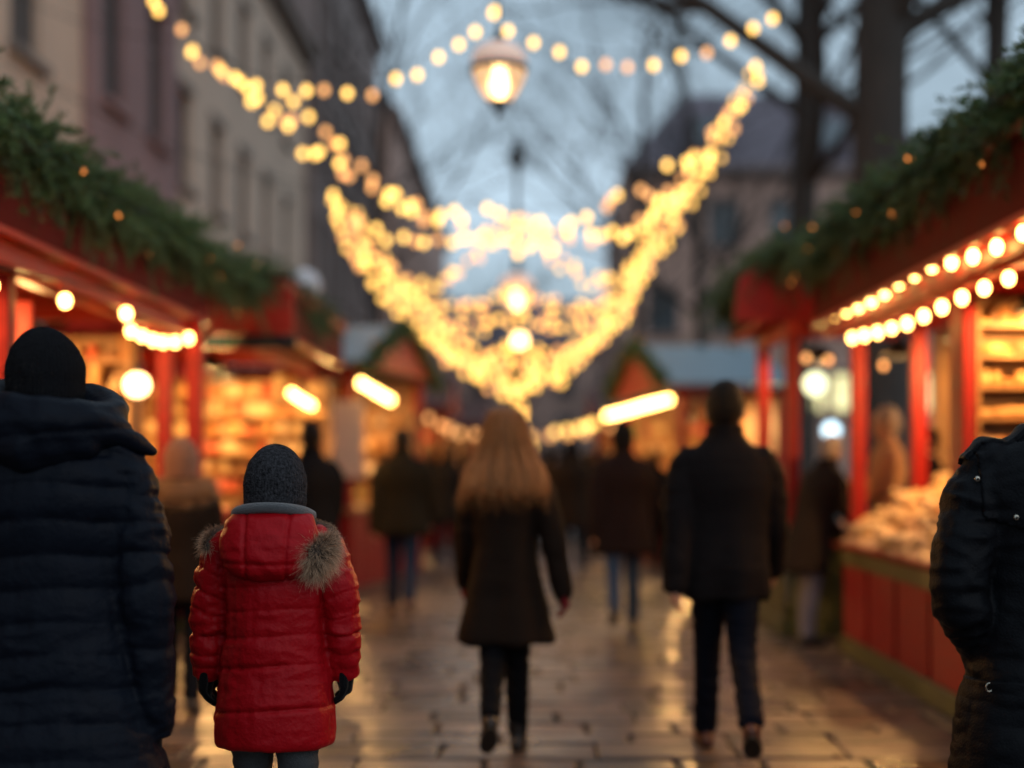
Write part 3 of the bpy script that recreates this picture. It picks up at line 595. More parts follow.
# ------------------------------------------------------------------ overhead strings
def px(ps,s): return [P(a,b,s) for a,b in ps]
sA=96
A_=px([(150,-14),(165,8),(195,42),(228,62),(262,78),(310,82),(355,82),(395,74),(440,44),(492,4)],sA); B_=px([(492,4),(515,20),(560,44),(608,54),(660,50),(710,40),(745,22),(774,6)],sA)
festoon('first string of round bulbs from the left up to the hanging lantern',A_,.235,.038,m_gar,jit=.05,dim=m_gard,tail=[(A_[0],(-7,A_[0][1]-1,7.6))])
festoon('string of round bulbs from the hanging lantern to the upper right',B_,.25,.038,m_gar,jit=.05,dim=m_gard,mix=.4,tail=[(B_[-1],(5.45,31,9.5)),(B_[0],(-.35,B_[0][1],7.2)),((-7,B_[0][1]-1,8.0),(-.35,B_[0][1],7.2)),((-.35,B_[0][1],7.2),(5.6,24,9.6))])
sC=82
C_=px([(192,40),(222,66),(250,85),(270,108),(300,132),(330,158),(370,178),(410,195),(455,205),(500,209),(560,208),(610,198),(650,178),(690,150),(720,120),(742,92),(756,66)],sC)
festoon('loose double string of bulbs sweeping right across the street',C_,.16,.042,m_gar,jit=.13,dim=m_gard,mix=.35,tail=[(C_[0],(-7,C_[0][1],7.6)),(C_[-1],(5.4,31,9))])
C2=px([(258,100),(290,98),(320,120),(345,150),(380,178),(420,200),(470,224),(520,235),(570,232),(620,222),(660,195),(700,150)],80)
festoon('second loose string of bulbs just below the first sweep',C2,.17,.042,m_gar,jit=.12,dim=m_gard,mix=.35)
E_=px([(336,190),(350,212),(385,226),(430,230),(480,232),(520,226),(560,228),(600,228),(640,212),(680,182)],76)
festoon('nearly level string of bulbs across the middle of the light curtain',E_,.17,.043,m_gar,jit=.06,dim=m_gard,mix=.35,tail=[(E_[0],(-7,E_[0][1],6.8))])
s1=70
curt=[
 ('outer left swag of the dense light curtain',[(338,198),(346,226),(368,262),(392,298),(422,330),(455,357),(488,377),(520,388)],.058,.12),
 ('outer right swag of the dense light curtain',[(520,388),(553,374),(584,350),(611,320),(634,284),(654,244),(682,200),(714,148),(752,72)],.066,.13),
 ('left swag falling from the central pole',[(512,215),(492,238),(464,262),(428,282),(396,276),(364,240),(348,205)],.08,.10),
 ('right swag falling from the central pole',[(520,215),(545,240),(570,268),(600,276),(630,262),(662,222),(700,150)],.082,.10),
 ('uppermost inner swag of the dense light curtain',[(380,268),(415,292),(455,304),(495,296),(518,288),(545,298),(590,302),(622,288),(648,256)],.072,.11),
 ('upper inner swag hanging below the uppermost one',[(392,290),(425,318),(460,326),(495,322),(520,312),(550,320),(590,322),(618,304),(644,272)],.072,.11),
 ('middle inner swag of the dense light curtain',[(410,318),(445,346),(478,354),(505,346),(520,338),(548,350),(580,346),(608,326),(630,300)],.07,.11),
 ('lowest inner swag of the dense light curtain',[(430,335),(462,356),(495,366),(520,362),(550,364),(580,350),(606,326)],.068,.11),
 ('bunched bulbs at the bottom of the light curtain',[(468,360),(500,374),(530,380),(565,368)],.05,.13),
 ('thick band of bulbs doubling the left outer swag',[(352,205),(366,240),(388,272),(416,300),(446,326),(478,350),(512,362)],.07,.13),
 ('thick band of bulbs doubling the right outer swag',[(525,366),(565,354),(602,322),(634,272),(660,225),(704,158)],.076,.13),
]
for i,(lb,ps,spc,j) in enumerate(curt):
    q=px(ps,s1-i*1.1); tl=None
    if i==0: tl=[(q[0],(-7,q[0][1],7))]
    if i==1: tl=[(q[-1],(5.4,31,8.4))]
    festoon(lb,q,spc,.038,m_swag,jit=j,name='light_swag',group='swags of the light curtain',tail=tl,dim=m_gard,mix=.3,drop=.02)
V_=px([(519,378),(517,400),(521,420),(527,440)],66); festoon('short vertical string of bulbs hanging below the light curtain',V_,.035,.034,m_swag,jit=.10,name='light_swag',group='swags of the light curtain')

# ------------------------------------------------------------------ lanterns
m_lglass=mat('lantern_glass',(.9,.66,.45),.25)
def lglass():
    m=bpy.data.materials.new('frosted_lantern_glass'); m.use_nodes=True; b=m.node_tree.nodes['Principled BSDF']
    b.inputs['Base Color'].default_value=(.95,.72,.5,1); b.inputs['Roughness'].default_value=.3; b.inputs['Emission Color'].default_value=(1,.60,.30,1); b.inputs['Emission Strength'].default_value=.8
    b.inputs['Transmission Weight'].default_value=.75; return m
m_lg=lglass(); m_cap=emit('frosted_upper_glass',(.9,.62,.50),.42); m_flame=emit('lantern_bulb',(1,.66,.28),14)
def lantern(label,x,y,zc,k,ztop):
    root=thing('hanging_lantern',label,'lantern',(x,y,zc),'lanterns over the street')
    mb=MB(); mb.lathe((x,y,zc-.26*k),[(.02*k,-.10*k),(.03*k,-.06*k),(.025*k,-.03*k),(.075*k,0),(.09*k,.03*k)],24); ob('bottom_finial',mb,m_iron,root,smooth=True)
    mb=MB(); mb.lathe((x,y,zc-.229*k),[(.085*k,0),(.14*k,.07*k),(.19*k,.16*k),(.215*k,.25*k)],28); ob('glass_shade',mb,m_lg,root,smooth=True)
    mb=MB(); mb.lathe((x,y,zc),[(.225*k,0),(.232*k,.012*k),(.232*k,.035*k),(.222*k,.045*k)],28); ob('rim',mb,m_iron,root,smooth=True)
    mb=MB(); mb.lathe((x,y,zc),[(.212*k,.048*k),(.214*k,.09*k),(.198*k,.145*k),(.16*k,.19*k),(.10*k,.222*k),(.045*k,.236*k)],28); ob('upper_shade',mb,m_cap,root,smooth=True)
    mb=MB(); mb.lathe((x,y,zc),[(.055*k,.232*k),(.05*k,.27*k),(.02*k,.29*k),(.03*k,.33*k),(.012*k,.35*k)],16); mb.tube([(x,y,zc+.35*k),(x,y,ztop)],.008,n=6); ob('hanger',mb,m_iron,root)
    mb=MB(); mb.ball((x,y,zc-.08*k),(.045*k,.045*k,.10*k),14,10); ob('lamp_bulb',mb,m_flame,root,smooth=True)
    mb=MB()
    for i in range(6):
        a=i*PI/3+.3; c_,s_=math.cos(a),math.sin(a)
        mb.tube([(x+c_*r_*k,y+s_*r_*k,zc-.229*k+z_*k) for r_,z_ in ((.088,0),(.144,.07),(.194,.16),(.22,.25))],.006*k,n=5)
    ob('ribs',mb,m_iron,root)
p=P(499,72,128); lantern('round lit lantern hanging highest over the street against the sky',p[0],p[1],p[2],1.0,7.18-.0)
# central decorated lamp post
p0=P(517,300,62); x0,y0,_=p0; root=thing('lamp_post','tall lamp post in the middle of the street behind the light curtain','lamp post',(x0,y0,0))
mb=MB(); mb.lathe((x0,y0,0),[(.2,0),(.2,.25),(.12,.4),(.07,1.2),(.05,3.0),(.035,5.9),(.025,6.2),(.09,6.3),(.14,6.42),(.08,6.6),(.02,6.75),(.01,6.9)],16); ob('pole',mb,m_iron,root,smooth=True)
mb=MB(); 
for s_ in (-1,1): mb.tube([(x0,y0-.02,5.0),(x0+s_*.15,y0-.2,5.15),(x0+s_*.05,y0-.4,5.0)],.02,n=6)
ob('bracket',mb,m_iron,root)
lantern('large lit lantern glowing in the middle of the light curtain',x0,y0-.5,4.2,1.25,5.0)
globe_lamp('small glowing globe below the lantern in the light curtain',x0+.05,y0-.45,3.45,.12,3.7)
# white globe street lamp
x,y=-2.62,16.9; root=thing('street_lamp','unlit white globe street lamp showing above the left garland','street lamp',(x,y,0))
mb=MB(); mb.lathe((x,y,0),[(.12,0),(.12,.2),(.05,.3),(.045,3.15),(.09,3.22),(.1,3.3)],14); ob('pole',mb,m_iron,root)
mb=MB(); mb.ball((x,y,3.46),(.21,.21,.2),20,14); ob('globe',mb,mat('white_globe',(.7,.68,.72),.3),root,smooth=True)
# ------------------------------------------------------------------ PEOPLE
#PEOPLE#
def remesh(mb,vox,it=3,name='m'):
    me=mb.mesh(name); o=bpy.data.objects.new(name,me); COL.objects.link(o)
    m=o.modifiers.new('r','REMESH'); m.mode='VOXEL'; m.voxel_size=vox; m.adaptivity=0
    if it: s=o.modifiers.new('s','SMOOTH'); s.factor=.6; s.iterations=it
    dg=bpy.context.evaluated_depsgraph_get(); r=bpy.data.meshes.new_from_object(o.evaluated_get(dg)); r.name=name
    bpy.data.objects.remove(o); bpy.data.meshes.remove(me); r.materials.clear(); r.shade_smooth(); return r
def getv(me):
    V=np.empty(len(me.vertices)*3); me.vertices.foreach_get('co',V); Nn=np.empty_like(V); me.vertices.foreach_get('normal',Nn); return V.reshape(-1,3),Nn.reshape(-1,3)
def setv(me,V): me.vertices.foreach_set('co',np.ascontiguousarray(V).ravel()); me.update(); me.shade_smooth()
from mathutils import noise as mn_
def nz(V,f,seed=0,ridge=False):
    f=np.broadcast_to(np.array(f,float),(3,)); Q=V*f+seed*3.17
    a=np.array([mn_.noise(q) for q in Q.tolist()]); return (1-2*np.abs(a)*1.6) if ridge else a*1.6
def seg(V,pts):   # distance to a polyline and arc length along it
    best=np.full(len(V),9.); par=np.zeros(len(V)); acc=0
    for a,b in zip(pts[:-1],pts[1:]):
        a=np.array(a);b=np.array(b);d=b-a;L_=np.linalg.norm(d);t=np.clip((V-a)@d/L_**2,0,1);q=np.linalg.norm(V-a-t[:,None]*d,axis=1)
        m=q<best; best[m]=q[m]; par[m]=acc+t[m]*L_; acc+=L_
    return best,par
def strands(name,roots,dirs,ln,w_,curl=.3,seg_=3,droop=.3,seed=0,colr=None,m=None,parent=None):
    r_=np.random.default_rng(seed); n=len(roots); sd=np.cross(dirs,r_.normal(size=(n,3))); sd/=np.linalg.norm(sd,axis=1)[:,None]+1e-9
    b=r_.normal(size=(n,3))*curl; P_=[]
    for i in range(seg_+1):
        t=i/seg_; P_.append(roots+dirs*(ln*t)[:,None]+b*(ln*t*t)[:,None]*.5-np.array([0,0,1])*(ln*t*t*droop)[:,None])
    Q=[]
    for i in range(seg_):
        w0=w_*(1-.85*i/seg_); w1=w_*(1-.85*(i+1)/seg_)
        Q.append(np.stack([P_[i]-sd*w0,P_[i]+sd*w0,P_[i+1]+sd*w1,P_[i+1]-sd*w1],1))
    V=np.stack(Q,1).reshape(-1,3); me=fastmesh(name,V,4)
    t=np.tile(np.repeat(np.arange(seg_),4)+np.tile([0,0,1,1],seg_),n)/seg_; a=me.color_attributes.new('strand','FLOAT_COLOR','POINT')
    sh=np.repeat(r_.uniform(0,1,n),4*seg_); a.data.foreach_set('color',np.stack([t,sh,t,np.ones_like(t)],1).astype(np.float32).ravel())
    return ob(name,me,m,parent)
def furmat(name,root,tip,rough=.6):
    if name in MC: return MC[name]
    m=bpy.data.materials.new(name); m.use_nodes=True; MC[name]=m; N=m.node_tree.nodes; L=m.node_tree.links; b=N['Principled BSDF']
    at=N.new('ShaderNodeAttribute'); at.attribute_name='strand'; sp=N.new('ShaderNodeSeparateColor'); L.new(at.outputs['Color'],sp.inputs[0])
    mx=N.new('ShaderNodeMix'); mx.data_type='RGBA'; mx.inputs[6].default_value=(*root,1); mx.inputs[7].default_value=(*tip,1); L.new(sp.outputs[0],mx.inputs[0])
    mr=N.new('ShaderNodeMapRange'); mr.inputs[3].default_value=.55; mr.inputs[4].default_value=1.25; L.new(sp.outputs[1],mr.inputs[0])
    vs=N.new('ShaderNodeVectorMath'); vs.operation='SCALE'; L.new(mx.outputs[2],vs.inputs[0]); L.new(mr.outputs[0],vs.inputs['Scale']); L.new(vs.outputs[0],b.inputs['Base Color'])
    b.inputs['Roughness'].default_value=rough; b.inputs['Specular IOR Level'].default_value=.2; return m
def on_mesh(me,n,seed=0,cond=None):
    V,Nn=getv(me); 
    if cond is not None: k=cond(V,Nn); V,Nn=V[k],Nn[k]
    r_=np.random.default_rng(seed); i=r_.integers(0,len(V),n); return V[i]+r_.normal(size=(n,3))*.002,Nn[i]
def fabric(name,col,rough=.6,bump=.25,bscale=400,sheen=0,var=.15):
    return mat(name,tuple(c*.6 for c in col) if max(col)<.04 else col,rough,bump=bump,bscale=bscale,sheen=sheen*.2,var=var,vscale=6,detail=2,spec=.06)
m_skin=mat('skin',(.50,.27,.19),.5,bump=.1,bscale=120,var=.06)
m_eye=mat('eye',(.03,.02,.02),.1); m_lip=mat('lips',(.35,.10,.09),.5)
m_leather=mat('black_leather',(.018,.015,.014),.35,bump=.2,bscale=60)
m_brownleather=mat('brown_leather',(.10,.03,.015),.35,bump=.2,bscale=60)
m_glove=fabric('black_knit_glove',(.012,.012,.014),.85,.5,300,.5)
m_knit=mat('charcoal_knit',(.038,.037,.042),.95,bump=1,bscale=180,var=.9,vscale=110,sheen=0,detail=2,spec=.08)
m_blackknit=mat('black_knit',(.012,.012,.014),.95,bump=.8,bscale=260,var=.3,vscale=120,sheen=0,detail=2,spec=.05)
m_tanknit=mat('tan_knit',(.27,.12,.065),.95,bump=.8,bscale=200,var=.3,vscale=90,sheen=.3)
def person(label,X,Y,H,yaw=0,legs=((-18,25,20),(20,5,0)),arms=None,lean=0,coat=None,coat_m=None,hem=.72,cw=1.0,puff=0,trous=None,shoes=None,gloves=None,
           head=(0,0),hat=None,hat_m=None,hair=None,collar=None,collar_m=None,group=None,vox=.009,quilt=None,sleeve_r=1.0,flare=1.0,cx=0,wr=.004,boots=False,arm_pts=None,rings=None,seams=None,seam_amp=.008,sleeve_radii=None,hs=1.05,skirt=True,nofinger=False,hdz=0,hat_s=1.0,gfat=1.22,stance=.085,seamw=None):
    k=H/1.75; root=thing('person',label,'person',(X,Y,0),group,R(yaw),local=True); ex={'k':k}
    # legs: (forward angle, knee bend, foot pitch) left,right
    J={}; th,shn=.44*k,.42*k
    low=0
    for s_,(a,b,fp) in zip((-1,1),legs):
        hp=np.array([s_*stance*k,0,0.]); kn=hp+th*np.array([s_*.01,math.sin(R(a)),-math.cos(R(a))]); an=kn+shn*np.array([s_*.01,math.sin(R(a-b)),-math.cos(R(a-b))])
        J[s_]=[hp,kn,an,fp]; low=min(low,an[2]-.085*k-max(0,math.sin(R(fp)))*.13*k)
    hz_=-low
    for s_ in J: 
        for i in range(3): J[s_][i]=J[s_][i]+np.array([0,0,hz_])
    tl=math.tan(R(lean)); top=k*.86
    U=lambda x,y,z:(np.array([x*k,y*k,0.])+np.array([0,(z-.92)*k*tl,hz_+(z-.92)*k]))
    ex['U']=U; hc=U(0,.015,1.625+hdz); ex['hc']=hc
    Hm=np.array(Matrix.Rotation(R(head[0]),3,'Z')@Matrix.Rotation(R(head[1]-lean*.6),3,'X'))
    Hh=lambda p:np.asarray(p,float)*k*hs@Hm.T+hc; ex['Hh']=Hh
    # arms
    arms=arms or ((-12,8,12),(18,8,14)); A={}
    for i,s_ in enumerate((-1,1)):
        S_=U(s_*.168*cw,0,1.372)
        if arm_pts and arm_pts.get(s_): E,W=[np.array(q,float) for q in arm_pts[s_][:2]]
        else:
            sw,ab,be=arms[i]; dr=lambda s,a:np.array([s_*math.sin(R(a)),math.sin(R(s))*math.cos(R(a)),-math.cos(R(s))*math.cos(R(a))])
            E=S_+.30*k*dr(sw,ab); W=E+.26*k*dr(sw+be,ab*.55)
        A[s_]=(S_,E,W)
    ex['A']=A
    mb=MB()
    mb.rings([(*U(0,0,z)[:2],U(0,0,z)[2],rx*k,ry*k) for z,rx,ry in ((.86,.12,.08),(.95,.15,.10),(1.1,.125,.09),(1.28,.15,.10),(1.40,.155,.085),(1.46,.09,.06),(1.5,.055,.055))],20)
    mb.tube([U(0,0,1.44),U(0,.005,1.5),hc+np.array([0,-.01*k,-.06*k])],[.06*k,.053*k,.052*k],12)
    def hball(c,r,n=18,m=12):
        t=MB(); t.ball((0,0,0),r,n,m); v=np.concatenate(t.v)+np.array(c); mb.add(Hh(v),t.f)
    hball((0,0,.01),(.075,.094,.11)); hball((0,.03,-.06),(.052,.058,.055)); hball((0,.092,-.02),(.012,.018,.026),10,8); hball((0,.098,-.032),(.016,.014,.012),10,8)
    for s_ in (-1,1): hball((s_*.077,-.005,-.01),(.010,.018,.030),10,8)
    hball((0,.086,.022),(.045,.014,.012),12,8); hball((0,.082,-.062),(.024,.016,.011),12,8)
    def hand(m_,s_,W,E,fat=1.0,base=True):
        d=W-E; d/=np.linalg.norm(d); fw=np.array([0,1.,.0]); a=fw-d*fw.dot(d); a/=np.linalg.norm(a); nn=np.cross(a,d)*1.0; nn*= -s_*np.sign(nn[0]) if abs(nn[0])>1e-3 else 1
        pw=W+d*.012*k
        m_.tube([W-d*.03*k,pw,W+d*.05*k,W+d*.088*k],np.array([[.024,.028],[.022,.032],[.016,.040],[.013,.038]])*k*fat if False else [.026*k*fat,.024*k*fat,.022*k*fat,.018*k*fat],10)
        for o_,L_,r_ in ((-.031,.062,.0085),(-.011,.076,.0095),(.011,.082,.0098),(.031,.074,.0095)):
            b=W+d*(.075 if abs(o_)<.02 else .068)*k+a*o_*k*fat; q=[b-d*.05*k-a*o_*k*.35]; cur=b; q.append(b); dd=d.copy()
            for j in range(3):
                dd=dd+nn*(.22+.22*j); dd/=np.linalg.norm(dd); cur=cur+dd*L_*k/3; q.append(cur)
            m_.tube(q,[.013*k*fat,.0115*k*fat,r_*k*fat,r_*.93*k*fat,r_*.8*k*fat],8)
        b=W+d*.025*k+a*.022*k; q=[b]; 
        for j,(u,v_,w__) in enumerate(((.5,.75,.3),(.75,.4,.35),(.85,.1,.4))): b=b+(d*u+a*v_+nn*w__)*.026*k; q.append(b)
        m_.tube(q,[.015*k*fat,.013*k*fat,.011*k*fat,.009*k*fat],8)
    for s_ in (-1,1):
        S_,E,W=A[s_]; mb.tube([S_*.8+U(0,0,1.38)*.2,S_,E,W],[.05*k,.048*k,.036*k,.026*k],10)
        if gloves is None and not nofinger: hand(mb,s_,W,E)
        hp,kn,an,fp=J[s_]; mb.tube([hp+np.array([0,0,.03*k]),hp-np.array([0,0,.05*k]),kn,(kn+an)/2-np.array([0,.01,0]),an],[.075*k,.078*k,.052*k,.05*k,.036*k],10)
    body=remesh(mb,max(.0065,vox*.75) if gloves is None else .009,1,'body'); ob('body',body,m_skin,root)
    for s_ in (-1,1):
        t=MB(); t.ball(Hh([[s_*.031,.0845,.004]])[0],(.011*k,.011*k,.009*k),8,6); ob('eye',t,m_eye,root,smooth=True)
    t=MB(); t.ball(Hh([[0,.097,-.062]])[0],(.02*k,.006*k,.006*k),8,6); ob('mouth',t,m_lip,root,smooth=True)
    if gloves is not None:
        for s_ in (-1,1):
            t=MB(); S_,E,W=A[s_]; hand(t,s_,W,E,gfat); g_=remesh(t,.0045,1,'glove'); ob('glove',g_,gloves,root)
    # trousers
    tm=trous or fabric('dark_trousers',(.012,.013,.018),.8)
    t=MB(); t.rings([(*U(0,0,z)[:2],U(0,0,z)[2],rx*k,ry*k) for z,rx,ry in ((.82,.10,.08),(.9,.165,.115),(1.0,.155,.11),(1.06,.145,.10))],20)
    for s_ in (-1,1):
        hp,kn,an,fp=J[s_]; q,_=spl([hp+np.array([0,0,.02*k]),(hp+kn)/2,kn,(kn+an)/2+np.array([0,-.012*k,0]),an+np.array([0,0,.02*k])],10)
        rr=np.interp(np.linspace(0,1,10),[0,.2,.5,.75,1],[.098,.092,.068,.062,.052 if boots else .06])*k; t.tube(q,rr,12)
    me=remesh(t,.011,2,'trousers'); V,Nn=getv(me); kz=[J[s][1][2] for s in J]
    V+=Nn*(wob(V*np.array([1,1,3.2]),11,3)*.006*k+wob(V*np.array([1,1,2]),26,5)*.003*k)[:,None]; setv(me,V); ob('trousers',me,tm,root)
    for s_ in (-1,1):
        hp,kn,an,fp=J[s_]; p_=R(fp); f=np.array([s_*.12,math.cos(p_),-math.sin(p_)]); f/=np.linalg.norm(f); u=np.array([0,math.sin(p_),math.cos(p_)]); t=MB()
        g0=an-u*.045*k
        t.tube([g0-f*.045*k,g0+f*.02*k,g0+f*.10*k-u*.008*k,g0+f*.155*k-u*.012*k],[.036*k,.042*k,.042*k,.032*k],12)
        t.tube([an-f*.01*k-u*.02*k,an+(kn-an)*(.45 if boots else .12)],[.045*k,(.058 if boots else .045)*k],12)
        me=remesh(t,.008,2,'shoe'); V,Nn=getv(me); rel=(V-an)@u; V-=np.outer(np.minimum(0,rel+.078*k),u); setv(me,V); ob('boot' if boots else 'shoe',me,shoes or m_leather,root)
        t=MB(); 
        c=an-u*.079*k; th=np.arange(20)*2*PI/20; sx=np.cross(f,u)
        o_=[c+f*(.055+.125*math.cos(a))*k+sx*(.043+.006*math.cos(a))*math.sin(a)*k for a in th]
        v=[q-u*.006*k for q in o_]+[q+u*.010*k for q in o_]; t.add(v,[tuple(range(20)),tuple(range(39,19,-1))]+[(i,20+i,20+(i+1)%20,(i+1)%20) for i in range(20)]); ob('sole',t,mat('rubber_sole',(.02,.018,.016),.7),root)
    # coat
    cm=coat_m or fabric('dark_coat',(.02,.017,.015)); zc=hem
    if rings is None:
        rings=[(hem,.235*flare,.165*flare),(hem+.03,.237*flare,.167*flare),((hem+1.05)/2,.205*(1+flare)/2,.15),(1.05,.178,.128),(1.15,.18,.13),(1.26,.20,.145),(1.34,.205,.14),(1.40,.185,.125),(1.44,.145,.105),(1.475,.10,.085),(1.51,.075,.075)]
    t=MB(); rr=[(*U(cx,0,z)[:2],U(cx,0,z)[2],(rx*cw+puff)*k,(ry*(1+(cw-1)*.5)+puff)*k,.92) for z,rx,ry in rings]
    # a stride swings the skirt
    t.rings(rr,40)
    srr=sleeve_radii or (.078*sleeve_r+puff*.6,.066*sleeve_r+puff*.6,.053*sleeve_r+puff*.5)
    for s_ in (-1,1):
        S_,E,W=A[s_]; i0=S_*.72+U(0,0,1.36)*.28; q,_=spl([i0,S_,(S_+E)/2+ (S_-U(0,0,1.372))*.06,E,(E+W)/2,W+(W-E)*.04],16)
        r_=np.interp(np.linspace(0,1,16),[0,.25,.6,1],[srr[0],srr[0],srr[1],srr[2]])*k; t.tube(q,r_,16)
    me=remesh(t,vox,5,'coat'); V,Nn=getv(me); z=V[:,2]/k+ (.92-hz_/k); d=np.zeros(len(V)); w_arm=np.zeros(len(V)); par=np.zeros(len(V)); best=np.full(len(V),9.)
    tor=np.abs(V[:,0])/k
    for s_ in (-1,1):
        S_,E,W=A[s_]; q,pr=seg(V,[S_,E,W]); m_=(q<best); best[m_]=q[m_]; par[m_]=pr[m_]
    rad_t=np.interp(z,[r[0] for r in rings],[r[1]*cw+puff for r in rings]); rel=(V[:,0]/k-cx)/np.maximum(rad_t,.02)
    arm=np.clip((np.abs(rel)-.93)/.12,0,1)*(z<1.43); ex['arm']=arm; ex['par']=par; ex['z']=z; L_arm=.56*k
    if seams:
        def pill(u,sv,w_,wt):
            e=np.abs(u[:,None]-np.array(sv)[None]); g_=np.exp(-(e/w_)**2)+.8*np.exp(-(e/(w_*.35))**2); return -np.max(g_*np.array(wt)[None],axis=1)
        w0,w1=seamw or ([1]*len(seams[0]),[1]*len(seams[1]))
        zz=z+nz(V,(4,4,2),1)*.014; pt=pill(zz,seams[0],seams[2],w0); pa=pill(par/k+nz(V,7,2)*.016,seams[1],seams[2],w1); q_=pt*(1-arm)+pa*arm
        q_*=.75+.5*nz(V,6,8)
        d+=seam_amp*q_*k
        d-=.006*k*np.exp(-((np.abs(rel)-.97)/.06)**2)*(z<1.36)*(par<.56*k)
        side=nz(V,(34,34,7),4)*(.35+.9*np.clip(-q_*.6,0,1)); d+=.75*seam_amp*side*k
    # folds
    fo=nz(V,(5,5,11),2)+.5*nz(V@np.array([[1,0,.5],[0,1,.2],[0,0,1]]).T,(3,3,6),11,True)+.55*nz(V,(9,9,24),6,True)+.25*nz(V,(30,30,45),9)
    d+=wr*k*fo*(.5+.9*arm)*(.7+.6*nz(V,3,5))
    zn=np.clip((1.15-z)/.4,0,1)*(1-arm)
    d+=.010*k*zn*np.sin(np.arctan2(V[:,1],V[:,0])*5+1.3)*(0 if seams else 1)
    V=V+Nn*d[:,None]; setv(me,V); co_=ob('coat',me,cm,root); ex['coat']=co_; ex['V']=V
    # collar
    if collar=='stand':
        t=MB(); t.rings([(*U(0,.0,z)[:2],U(0,0,z)[2],r*k,r*k*1.0) for z,r in ((1.46,.10),(1.49,.092),(1.535,.088),(1.56,.084))],24); me=remesh(t,.008,3,'collar'); V,Nn=getv(me); V+=Nn*(wob(V,20,1)*.004)[:,None]; setv(me,V); ob('collar',me,collar_m or cm,root)
    if collar=='fur':
        pts=[U(.175*math.cos(a),.0+.145*math.sin(a),1.46+.02*math.sin(a)) for a in np.linspace(R(-260),R(80),14)]
        t=MB(); t.tube(pts,.072*k,10); me=remesh(t,.012,2,'fur_collar'); c_=ob('fur_collar',me,collar_m,root); rt,dn=on_mesh(me,2600,3); strands('fur',rt,dn,np.full(len(rt),.04*k),.0012,parent=c_,m=collar_m)
    # hair / hat
    if hair is not None:
        t=MB(); b=MB(); b.ball((0,0,0),(.083,.097,.113),26,18); v=np.concatenate(b.v)+np.array([0,-.017,.020]); v*=(1+.03*wob(v,55,2)+.015*np.sin(v[:,0:1]*0+np.arctan2(v[:,1],v[:,0])[:,None]*30))[:,:1] if False else (1+.025*wob(v,60,2))[:,None]
        t.add(Hh(v),b.f); me=t.mesh('hair'); h_=ob('hair',me,hair[0],root,smooth=True); rt,dn=on_mesh(me,900,5); strands('hair_strands',rt,(dn+np.array([0,-.3,-.9]))/1.3,np.full(len(rt),.02*k),.0008,m=hair[1],parent=h_)
    if hat=='beanie':
        n=88; prof=[(.095,-.085),(.099,-.05),(.100,0),(.0995,.03),(.096,.065),(.091,.092),(.081,.118),(.062,.137),(.035,.148),(.006,.151)]
        t=MB(); pr=np.array(prof); q=np.linspace(0,1,34); aa=np.clip((q-.4)/.6,0,1)*PI/2; rr_=np.where(q<.4,.095+.0055*np.sin(q/.4*PI/2),.1005*np.cos(aa)**.9+.001); z_=np.where(q<.4,-.085+.087*q/.4,.002+.129*np.sin(aa)); th=np.arange(n*3)*2*PI/(n*3); V=[]
        for a,zz in zip(rr_,z_):
            rb=.0011*np.cos(th*n*.7)*min(1,a/.06); V.append(np.stack([(a*.93+rb)*np.cos(th),(a*1.08+rb)*np.sin(th)-.008,np.full(len(th),zz+.022)+.004*np.sin(th*3+2)*(a<.09)],1))
        N_=n*3; v=np.concatenate(V); v*=(1+.02*wob(v,30,3))[:,None]; f=[(i*N_+j,i*N_+(j+1)%N_,(i+1)*N_+(j+1)%N_,(i+1)*N_+j) for i in range(33) for j in range(N_)]; f+=[tuple(33*N_+j for j in range(N_)),tuple(range(N_))[::-1]]
        v=v*hat_s; t.add(Hh(v),f); me=t.mesh('beanie'); h_=ob('beanie',me,hat_m,root,smooth=True); rt,dn=on_mesh(me,2200,8); strands('fuzz',rt,dn,np.random.default_rng(1).uniform(.002,.009,len(rt))*k,.00022,curl=1.2,seg_=2,m=furmat('fuzz_'+hat_m.name,tuple(np.array(hat_m.node_tree.nodes['Principled BSDF'].inputs[0].default_value[:3])*1.0),tuple(np.array(hat_m.node_tree.nodes['Principled BSDF'].inputs[0].default_value[:3])*2.2)),parent=h_)
    ex['root']=root; return ex
hair_d=(mat('dark_hair',(.014,.009,.006),.6,spec=.15,bump=.8,bscale=90,stretch=(6,6,1)),furmat('dark_hair_strands',(.012,.008,.006),(.022,.014,.01)))
hair_g=(mat('grey_hair',(.32,.27,.24),.6,bump=.8,bscale=90),furmat('grey_hair_strands',(.3,.26,.24),(.5,.45,.42)))
denim=fabric('blue_denim',(.03,.06,.13),.8,.4,300); denim_d=fabric('dark_denim',(.014,.026,.055),.8,.4,300)
PX=lambda x,s:(x-CX)/s

